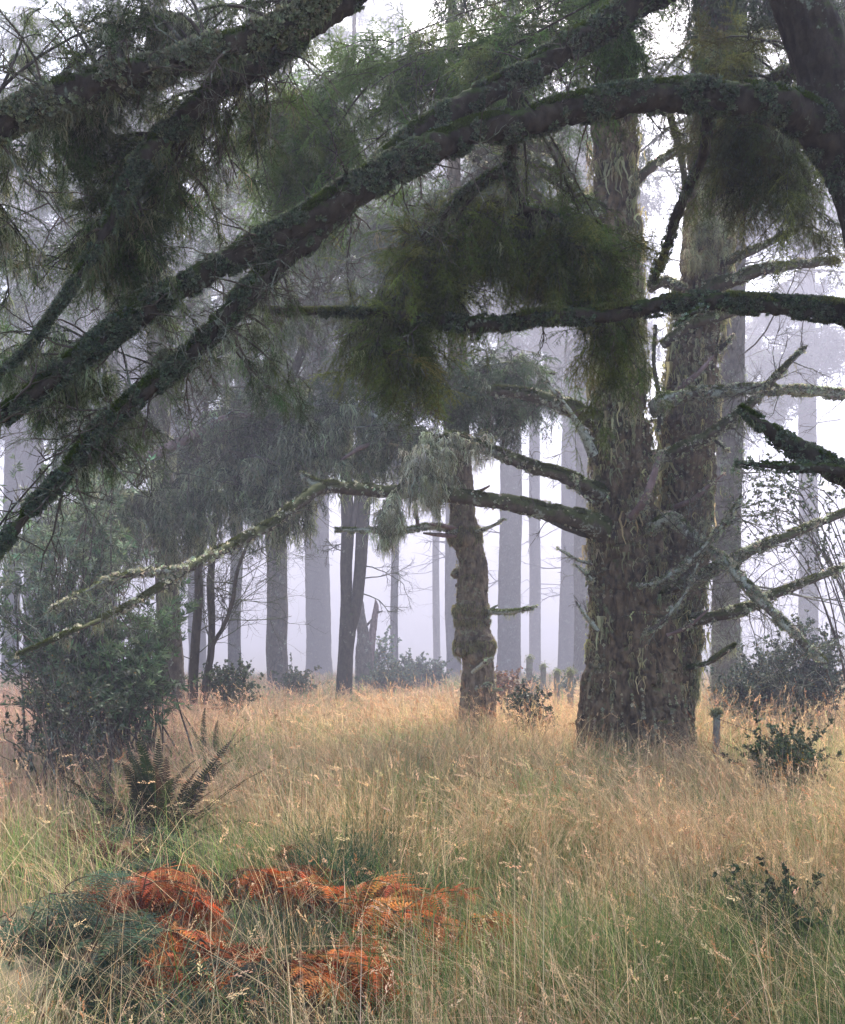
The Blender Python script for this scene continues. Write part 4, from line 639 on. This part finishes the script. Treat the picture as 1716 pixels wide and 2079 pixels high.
# ------------------------------------------------------------------ 7. fence posts and wire
posts = []
def post(x, ytop, d, w_, label, seed, tilt=0):
    b = P(x, HY, d); b[2] = float(ground_z(b[0], b[1])); top = P(x, ytop, d)[2]; t = thing('fence_post', label, 'fence post', b, 'old fence posts'); rng = np.random.default_rng(seed)
    a = np.linspace(0, 1, 40)[:, None]; Pt = b+a*np.array([tilt, 0, top-b[2]])-UP*.02; R = np.full(40, w_/2/F*d); R[-3:] *= (.96, .75, .3)
    V, N = tube_grid(Pt[None], R[None], 20); V = barkdisp(V, N, R[0]*.10, 30, seed, .08); mb = MB(); mb.add(V, grid_quads(1, 40, 20)); mb.build('shaft', M_wood, t, True)
    p = Pt[-3]+rng.normal(0, 1, (160, 3))*np.array([R[0]*.7, R[0]*.7, R[0]*.6]); m2 = MB(); put(m2, FUZZ, rng, p, nrm(rng.normal(0, 1, p.shape)), nrm(p-Pt[-5]), .03*rng.uniform(.6, 1.3, 160), tint(rng, 160, (.22, .24, .15), .25, .06)); m2.build('moss_cap', M_moss, t)
    posts.append(Pt[-8])
post(1452, 1436, 10.6, 15, 'silvery leaning fence post just right of the huge spruce', 401, .02)
post(1158, 1356, 17.0, 14, 'mossy fence post nearest the left side of the huge spruce', 402)
post(1131, 1358, 19.5, 12, 'mossy fence post second from the huge spruce', 403); post(1103, 1346, 22.5, 12, 'thin faint fence post third from the huge spruce', 404); post(1075, 1330, 25.5, 14, 'tall faint fence post beside the pale furrowed trunk', 405)
for i, (a, b, lb) in enumerate([(P(1452, 1457, 10.6), P(1760, 1560, 8.6), 'upper rusty wire running right from the silvery post'), (P(1452, 1500, 10.6), P(1760, 1640, 8.6), 'lower rusty wire running right from the silvery post')]):
    q = catmull([a, (a+b)/2-UP*.02, b], 60); t = thing('fence_wire', lb, 'wire', a, 'fence wires'); mb = MB(); mb.tubes(q[None], np.full((1, 60), .0032), 5)
    for j in range(2, 59, 4):
        for s in (-1, 1): mb.tubes(np.array([[q[j]-[.004, 0, .018*s], q[j], q[j]+[.004, 0, .018*s]]]), np.full((1, 3), .002), 3)
    mb.build('barbed_wire', M_wire, t)
# ------------------------------------------------------------------ 8. ferns
def frond(mb, stemmb, base, D, L, npair, wmax, rng, C, grav=.12, pr=None, wobble=.03, curl=0, pc=None):
    Pt = grow(base[None], D[None], [L], 24, wobble, grav, rng); stemmb.tubes(Pt, np.linspace(.004, .001, 24)[None], 4, (1.0, .7, .5))
    t = np.linspace(.12, .99, npair)[None]; p, T = along(Pt, t); p, T = p[0], T[0]; side = nrm(np.cross(T, UP+rng.normal(0, .15, 3))); nn = np.cross(side, T)
    ln = wmax*np.minimum(1, (t[0]-.02)*4)**.7*(1-t[0]**2.2)**.8+.006
    for sg in (-1, 1):
        dirs = nrm(side*sg+T*.35+rng.normal(0, .06+curl, T.shape)-UP*curl)
        if pr is None:
            w_ = (L*.87/npair*.78); k = np.arange(len(p)); tip = p+dirs*ln[:, None]; V = np.stack([p-T*w_*.5, p+T*w_*.6, p+dirs*ln[:, None]*.5+T*w_*.55, tip, p+dirs*ln[:, None]*.5-T*w_*.35], 1)
            o = k[:, None]*5; g = tint(rng, len(p), C, .15, .05); mb.add(V, Q=None, T=np.vstack([o+[0, 1, 2], o+[0, 2, 4], o+[4, 2, 3]]), C=np.repeat(g, 5, 0))
        else: put(mb, pr, rng, p, dirs, nn*1.0+rng.normal(0, .1+curl, nn.shape), ln*rng.uniform(.85, 1.1, len(p)), tint(rng, len(p), C, .25, .13))
def sword_fern(label, x, y, d, n, L, seed, C, spread=.5, name='sword_fern', yaw=None, npair=40, wmax=.075, lean=(0, 0, 0)):
    b = P(x, y, d); b[2] = float(ground_z(b[0], b[1]))+.03; t = thing(name, label, 'fern', b); rng = np.random.default_rng(seed); f = MB(); s = MB()
    for i in range(n):
        a = i*2.4 if yaw is None else rng.uniform(*yaw); e = rng.uniform(.2, spread); D = np.array([math.cos(a)*e, math.sin(a)*e, 1])+np.array(lean)
        frond(f, s, b+rng.normal(0, .03, 3), nrm(D), L*rng.uniform(.75, 1.1), npair, wmax, rng, tuple(v*rng.uniform(.7, 1.3) for v in C) if rng.random() < .75 else (C[0]*2.4, C[1]*1.1, C[2]), .035)
    f.build('fronds', M_fern, t); s.build('stalks', M_twig, t)
sword_fern('dark spiky sword fern standing tall in pale grass at left', 325, 1700, 7.2, 30, .92, 501, (.018, .022, .010), 1.15, lean=(.12, 0, 0), wmax=.085)
sword_fern('dark brown edged sword fern fronds left of the tall sword fern', 262, 1690, 7.3, 13, .70, 502, (.022, .022, .010), .5, lean=(-.10, 0, 0), wmax=.08)
sword_fern('low green sword fern half sunk in grass behind the tall one', 430, 1520, 10.6, 16, .75, 503, (.03, .055, .025), 1.1, wmax=.06)
sword_fern('low green fern near the wire right of huge spruce', 1500, 1640, 8.0, 9, .4, 504, (.04, .07, .03), 1.2, wmax=.05)
def bracken(label, blobs, d, n, L, seed, C, z=.3, curl=0.05, name='bracken', grav=.055, group=None, npair=12, w_=.24):
    x0, y0 = blobs[0][:2]; b = P(x0, y0, d); b[2] = float(ground_z(b[0], b[1])); t = thing(name, label, 'fern', b, group); rng = np.random.default_rng(seed); f = MB(); s = MB()
    for i in range(n):
        x, y, rx, ry, ax = blobs[rng.integers(0, len(blobs))]; dd = 1.50*2000/(y-1270)*rng.uniform(.96, 1.06); q = rell(rng, 1, x, y, rx, ry, dd, dd+.01)[0]; g = float(ground_z(q[0], q[1])); q[2] = max(q[2], g+.05)
        root = np.array([q[0]-.10*math.cos(ax)+rng.normal(0, .05), q[1]+rng.normal(0, .08), g]); s.tubes(np.array([[root, (root+q)/2+np.array([0, 0, .03]), q]]), np.array([[.005, .004, .003]]), 4, (1, .6, .4))
        a = ax+rng.normal(0, .5); D = np.array([math.cos(a), rng.normal(0, .45), math.sin(a)*.6+.1]); frond(f, s, q, nrm(D), L*rng.uniform(.6, 1.15), npair, w_*L/.5, rng, tuple(v*q_ for v, q_ in zip(C, (lambda u, v: [u, u*v, u*v*v])(rng.uniform(.3, 1.5), rng.choice([.75, .9, 1, 1.35]) if C[0] > .2 else 1))), grav, PINNA, .022, curl)
    f.build('fronds', M_fern, t); s.build('stalks', M_twig, t)
OR = (.33, .085, .017); GB = (.032, .062, .036)
bracken('broad dead orange bracken sweeping right across the front grass', [(510, 1775, 50, 14, -.3), (600, 1800, 60, 22, -.15), (700, 1830, 60, 25, -.25), (790, 1850, 50, 16, -.3), (600, 1770, 50, 12, .1), (860, 1870, 40, 12, -.2), (740, 1810, 50, 14, -.2)], 5.6, 110, .44, 511, OR, curl=.09)
bracken('dead orange bracken patch at the very bottom left of centre', [(620, 1950, 50, 14, .1), (680, 1955, 45, 14, -.2)], 4.9, 40, .36, 512, (.30, .070, .015), curl=.09)
bracken('rust orange bracken heap tumbling down at lower left', [(370, 1830, 45, 40, -.8), (350, 1900, 50, 40, -.9), (400, 1930, 40, 30, -.8), (290, 1790, 50, 20, .2), (420, 1975, 50, 30, -.4), (320, 1950, 40, 30, -.5)], 5.2, 95, .42, 513, (.27, .062, .014), curl=.09)
bracken('small dead orange bracken tip farthest right', [(950, 1870, 22, 8, .1), (995, 1868, 22, 14, .3)], 5.4, 24, .26, 514, OR, curl=.09)
bracken('faded pinkish brown bracken along the left edge', [(150, 1690, 50, 14, 0), (230, 1710, 40, 14, 0), (220, 1780, 30, 20, -.5)], 6.2, 34, .34, 515, (.26, .095, .045), curl=.09)
bracken('blue green bracken clump below the sword fern', [(260, 1700, 90, 30, -.2), (200, 1760, 80, 40, 0), (330, 1760, 50, 30, -.4)], 6.0, 34, .5, 516, GB)
bracken('dark blue green bracken filling the lower left corner', [(160, 1850, 60, 60, .2), (230, 1900, 70, 60, -.2), (140, 1960, 60, 40, .1), (60, 1850, 50, 80, .2), (200, 2010, 120, 30, .1), (380, 2030, 80, 30, .1)], 4.8, 56, .46, 517, (.024, .046, .026))
bracken('green bracken at the foot of the huge spruce', [(1240, 1560, 60, 16, 0), (1340, 1565, 60, 16, 0)], 10.4, 26, .45, 518, (.05, .10, .04))
bracken('orange brown bracken tuft halfway up left of centre', [(560, 1745, 15, 20, .9)], 6.2, 4, .25, 519, (.40, .13, .05), curl=.15)
# ------------------------------------------------------------------ 9. grass and rushes
def blades(rng, x, y, h, w_, col, lean, ang, seg=4, droop=.5):
    n = len(x); a = rng.uniform(0, 6.283, n); fx = np.stack([np.cos(a), np.sin(a), 0*a], 1); ld = np.stack([np.cos(ang), np.sin(ang), 0*ang], 1)
    b = np.stack([x, y, ground_z(x, y)-.01], 1); V = []
    for k in range(seg+1):
        t = k/seg; c = b+UP*(h*(t-droop*lean*t**3*.5))[:, None]+ld*(h*lean*t**1.8)[:, None]; ww = (w_*(1-t**1.6*.93)*.5)[:, None]*fx; V.append(c-ww); V.append(c+ww)
    V = np.stack(V, 1); o = (np.arange(n)*(2*seg+2))[:, None]; Q = np.concatenate([o+np.array([2*k, 2*k+1, 2*k+3, 2*k+2]) for k in range(seg)])
    return V.reshape(-1, 3), Q, np.repeat(col, 2*seg+2, 0), (V[:, -1]+V[:, -2])/2, nrm(V[:, -1]-V[:, -3])
def scatter(rng, n, d0, d1, marg=1.2):
    y = np.sqrt(rng.uniform(d0*d0, d1*d1, n)); x = rng.uniform(-1, 1, n)*(.430*y+marg); return x, y
def field2(x, y, s, seed): return fbm(np.stack([np.asarray(x)*s, np.asarray(y)*s, 0*np.asarray(x)], -1), 3, seed)
def grass():
    rng = np.random.default_rng(8); dry = MB(); grn = MB(); HEAD = []
    for sdd in (1, 2, 3):
        r = np.random.default_rng(sdd); V = []; Q = []
        for i in range(16):
            x = i/16; a = r.uniform(0, 6.3); b = np.array([x, 0, 0]); dd = nrm(np.array([.8, math.cos(a)*.5, math.sin(a)*.5])); s_ = nrm(np.cross(dd, r.normal(0, 1, 3))); L = .26*(1-.5*x); k = len(V)
            V.extend([b+dd*.05, b+dd*L*.6+s_*.035, b+dd*L, b+dd*L*.6-s_*.035]); Q.append((k, k+1, k+2, k+3))
        HEAD.append(Pr(V, Q))
    bands = [(2.7, 4.6, 30000, 46000), (4.6, 7, 66000, 46000), (7, 11, 70000, 42000), (11, 16, 60000, 26000), (16, 26, 52000, 20000), (26, 48, 30000, 14000), (48, 90, 16000, 8000)]
    for d0, d1, nd, ng in bands:
        ws = max(1, (d0+d1)/2/6.5)
        for kind, n in (('dry', nd), ('grn', ng)):
            x, y = scatter(rng, n, d0, d1); f = field2(x, y, .55, 1); f2 = field2(x, y, 2.2, 2); f3 = field2(x, y, 5.5, 12); f4 = field2(x, y, 1.1, 15); px = CX+x/y*F
            nearg = np.clip((5.9-y)/1.6, 0, 1)
            if kind == 'dry':
                keep = rng.random(n) < np.clip(.24+1.6*(f-.28)+.5*(f2-.4)+3.0*(f3-.42)-1.6*np.maximum(f4-.5, 0), .06, 1)*(1-.36*nearg)
            else: keep = rng.random(n) < np.clip(.66-1.1*(f-.35)+3.2*(f4-.46), .16, 1)
            # keep the ferns' own ground more open, and trunks
            dens = np.zeros(n)
            for fx, fy, fr, fd in ((300, 7.0, .75, .85), (300, 6.3, .8, .7), (200, 6.2, 1.0, .85), (150, 5.0, 1.0, .92), (350, 5.2, .8, .95), (480, 5.7, .6, .9), (600, 5.6, .7, .93), (750, 5.6, .55, .85), (960, 5.5, .35, .85), (800, 5.0, .5, .8), (960, 4.9, .4, .75), (600, 5.1, .6, .8), (380, 4.5, .55, .85), (650, 4.15, .5, .8), (180, 4.6, .6, .85), (520, 4.6, .5, .6), (640, 4.9, .45, .85), (300, 4.2, 1.2, .5), (620, 4.3, .9, .45), (900, 4.6, .5, .6), (430, 10.4, .5, .6), (-20, 5.0, 1.2, .9), (350, 6.6, .5, .7)):
                dens = np.maximum(dens, fd*np.exp(-np.maximum(np.hypot(x-(fx-CX)/F*fy, (y-fy))-fr*.62, 0)**2/.05))
            keep &= rng.random(n) > dens
            keep &= ~((np.hypot(x-2.47, y-11.6) < .95)&(rng.random(n) < .85)); x, y, f, f2, f3, f4, px, nearg = x[keep], y[keep], f[keep], f2[keep], f3[keep], f4[keep], px[keep], nearg[keep]; n = len(x)
            if kind == 'dry':
                h = rng.gamma(9, .058, n)*(.35+.7*f2+.75*f3)*(1-.15*nearg); h = np.clip(h, .12, .95)*np.where(y > 16, .8, 1)
                lean = np.abs(rng.normal(.38, .30, n))+.6*(f2 > .52)+(rng.random(n) < .08)*.9; ang = rng.normal(0, 1.1, n)+6.283*field2(x, y, .5, 7)*1.3
                b = np.array([.64, .475, .27]); far = np.clip((y-9)/8, 0, 1)[:, None]; left = np.clip((700-px)/500, 0, 1)[:, None]*np.clip((y-6)/3, 0, 1)[:, None]
                c = b*(1-far)+far*np.array([.50, .35, .205]); c = c*(1-left)+left*np.array([.52, .35, .26])
                col = c*(1+rng.normal(0, .28, (n, 1))).clip(.35, 1.6)*(1+rng.normal(0, .06, (n, 3))); q = rng.random(n) < .18; col[q] = col[q]*np.array([.62, .46, .36])
                V, Q, Cc, tip, td = blades(rng, x, y, h, (rng.uniform(.0016, .0034, n)+(rng.random(n) < .15)*.002)*ws, col, lean, ang); dry.add(V, Q, C=Cc)
                sel = rng.random(n) < (.15 if d1 < 12 else .30); put(dry, HEAD, rng, tip[sel]-td[sel]*.06, nrm(td[sel]+rng.normal(0, .15, (sel.sum(), 3))), nrm(rng.normal(0, 1, (sel.sum(), 3))), rng.uniform(.05, .12, sel.sum())*(ws**.5)*(.75 if d1 < 5 else 1), col[sel]*np.array([1.08, .98, .95]))
            else:
                h = rng.gamma(9, .049, n)*(.6+.4*f2+.45*f4); h = np.clip(h, .08, .75); lean = np.abs(rng.normal(.5, .35, n)); ang = rng.uniform(0, 6.283, n)
                c = np.array([.105, .165, .045])*(1-.22*nearg[:, None]); c = c*(1+1.1*np.clip((f4-.48)*6, 0, 1))[:, None]; yl = rng.random((n, 1)) < .3; c = np.where(yl, np.array([.24, .26, .09]), c)
                col = c*(1+rng.normal(0, .3, (n, 1))).clip(.35, 1.8)*(1+rng.normal(0, .07, (n, 3)))
                V, Q, Cc, _, _ = blades(rng, x, y, h, rng.uniform(.003, .006, n)*ws, col, lean, ang, droop=.9); grn.add(V, Q, C=Cc)
    o = dry.build('dry_grass', M_grass); o['kind'] = 'stuff'; o['label'] = 'pale straw coloured seeding grass covering the clearing'
    o = grn.build('green_grass', M_grass); o['kind'] = 'stuff'; o['label'] = 'green grass growing through the dry grass'
grass()
def tussock(name, label, cx, yb, d, n, h, spread, C, lean, seed, wdt=.005, bias=0, cat='grass tuft', rust=0.):
    b = P(cx, yb, d); b[2] = float(ground_z(b[0], b[1])); rng = np.random.default_rng(seed); t = thing(name, label, cat, b); mb = MB()
    x = b[0]+rng.normal(0, spread, n); y = b[1]+rng.normal(0, spread, n); ang = np.arctan2(y-b[1], x-b[0])+rng.normal(0, .5, n); ang = np.where(rng.random(n) < abs(bias), 0 if bias > 0 else math.pi, ang)
    col = tint(rng, n, C, .25, .07); q = rng.random(n) < rust; col[q] = np.array([.34, .22, .11])*(1+rng.normal(0, .2, (q.sum(), 1)))
    V, Q, Cc, _, _ = blades(rng, x, y, h*rng.uniform(.45, 1.15, n), rng.uniform(.6, 1.3, n)*wdt, col, np.abs(rng.normal(lean, lean*.5, n)), ang, 6, .9); mb.add(V, Q, C=Cc); mb.build('blades', M_grass, t)
tussock('sedge_tussock', 'deep green arching sedge tussock right of the orange bracken', 690, 1860, 6.2, 620, .62, .13, (.035, .085, .04), .55, 601, .006)
tussock('sedge_tussock', 'drooping dark green sedge tussock between the two orange bracken patches', 560, 1990, 5.0, 560, .42, .12, (.035, .065, .028), .8, 602, .005)
tussock('sedge_tussock', 'smaller green tussock right of the arching one', 800, 1900, 5.7, 420, .50, .14, (.045, .09, .035), .6, 603, .005)
tussock('rush_clump', 'tall thin upright olive rushes rising behind the green tussock', 770, 1800, 6.5, 260, .95, .09, (.12, .13, .045), .15, 604, .0035, .2, 'rushes', .35)
tussock('rush_clump', 'pale green rushes leaning right in mid field before the huge spruce', 840, 1690, 8.4, 900, .9, .32, (.14, .17, .09), .35, 605, .0045, .6, 'rushes', .4)
tussock('rush_clump', 'tall leaning rushes left of the huge spruce', 1010, 1680, 9.0, 900, .85, .36, (.16, .17, .085), .4, 606, .0045, .6, 'rushes', .5)
tussock('sedge_tussock', 'dark green tuft of grass at lower right', 1480, 1900, 5.5, 420, .5, .2, (.035, .075, .03), .5, 607, .005)
tussock('sedge_tussock', 'green tuft of grass low in the middle foreground', 1130, 1960, 5.1, 500, .38, .22, (.04, .08, .035), .6, 608, .005)
# ------------------------------------------------------------------ 10. the air
def haze():
    me = bpy.data.meshes.new('haze'); x, y0, y1, z0, z1 = 490, -40, 790, -9.6, 60
    v = [(a, b, c) for a in (-x, x) for b in (y0, y1) for c in (z0, z1)]
    me.from_pydata(v, [], [(0, 1, 3, 2), (4, 6, 7, 5), (0, 4, 5, 1), (2, 3, 7, 6), (0, 2, 6, 4), (1, 5, 7, 3)]); me.update()
    m, n, l = mat_new('haze_air'); out = n.new('ShaderNodeOutputMaterial'); pv = n.new('ShaderNodeVolumePrincipled')
    pv.inputs['Color'].default_value = (.43, .432, .545, 1); pv.inputs['Density'].default_value = HAZE; pv.inputs['Anisotropy'].default_value = .3
    l.new(pv.outputs[0], out.inputs['Volume']); me.materials.append(m); o = bpy.data.objects.new('haze', me); C0.collection.objects.link(o); o['kind'] = 'stuff'; o['label'] = 'pale lavender fog filling the wood'
HAZE = .0092
haze()
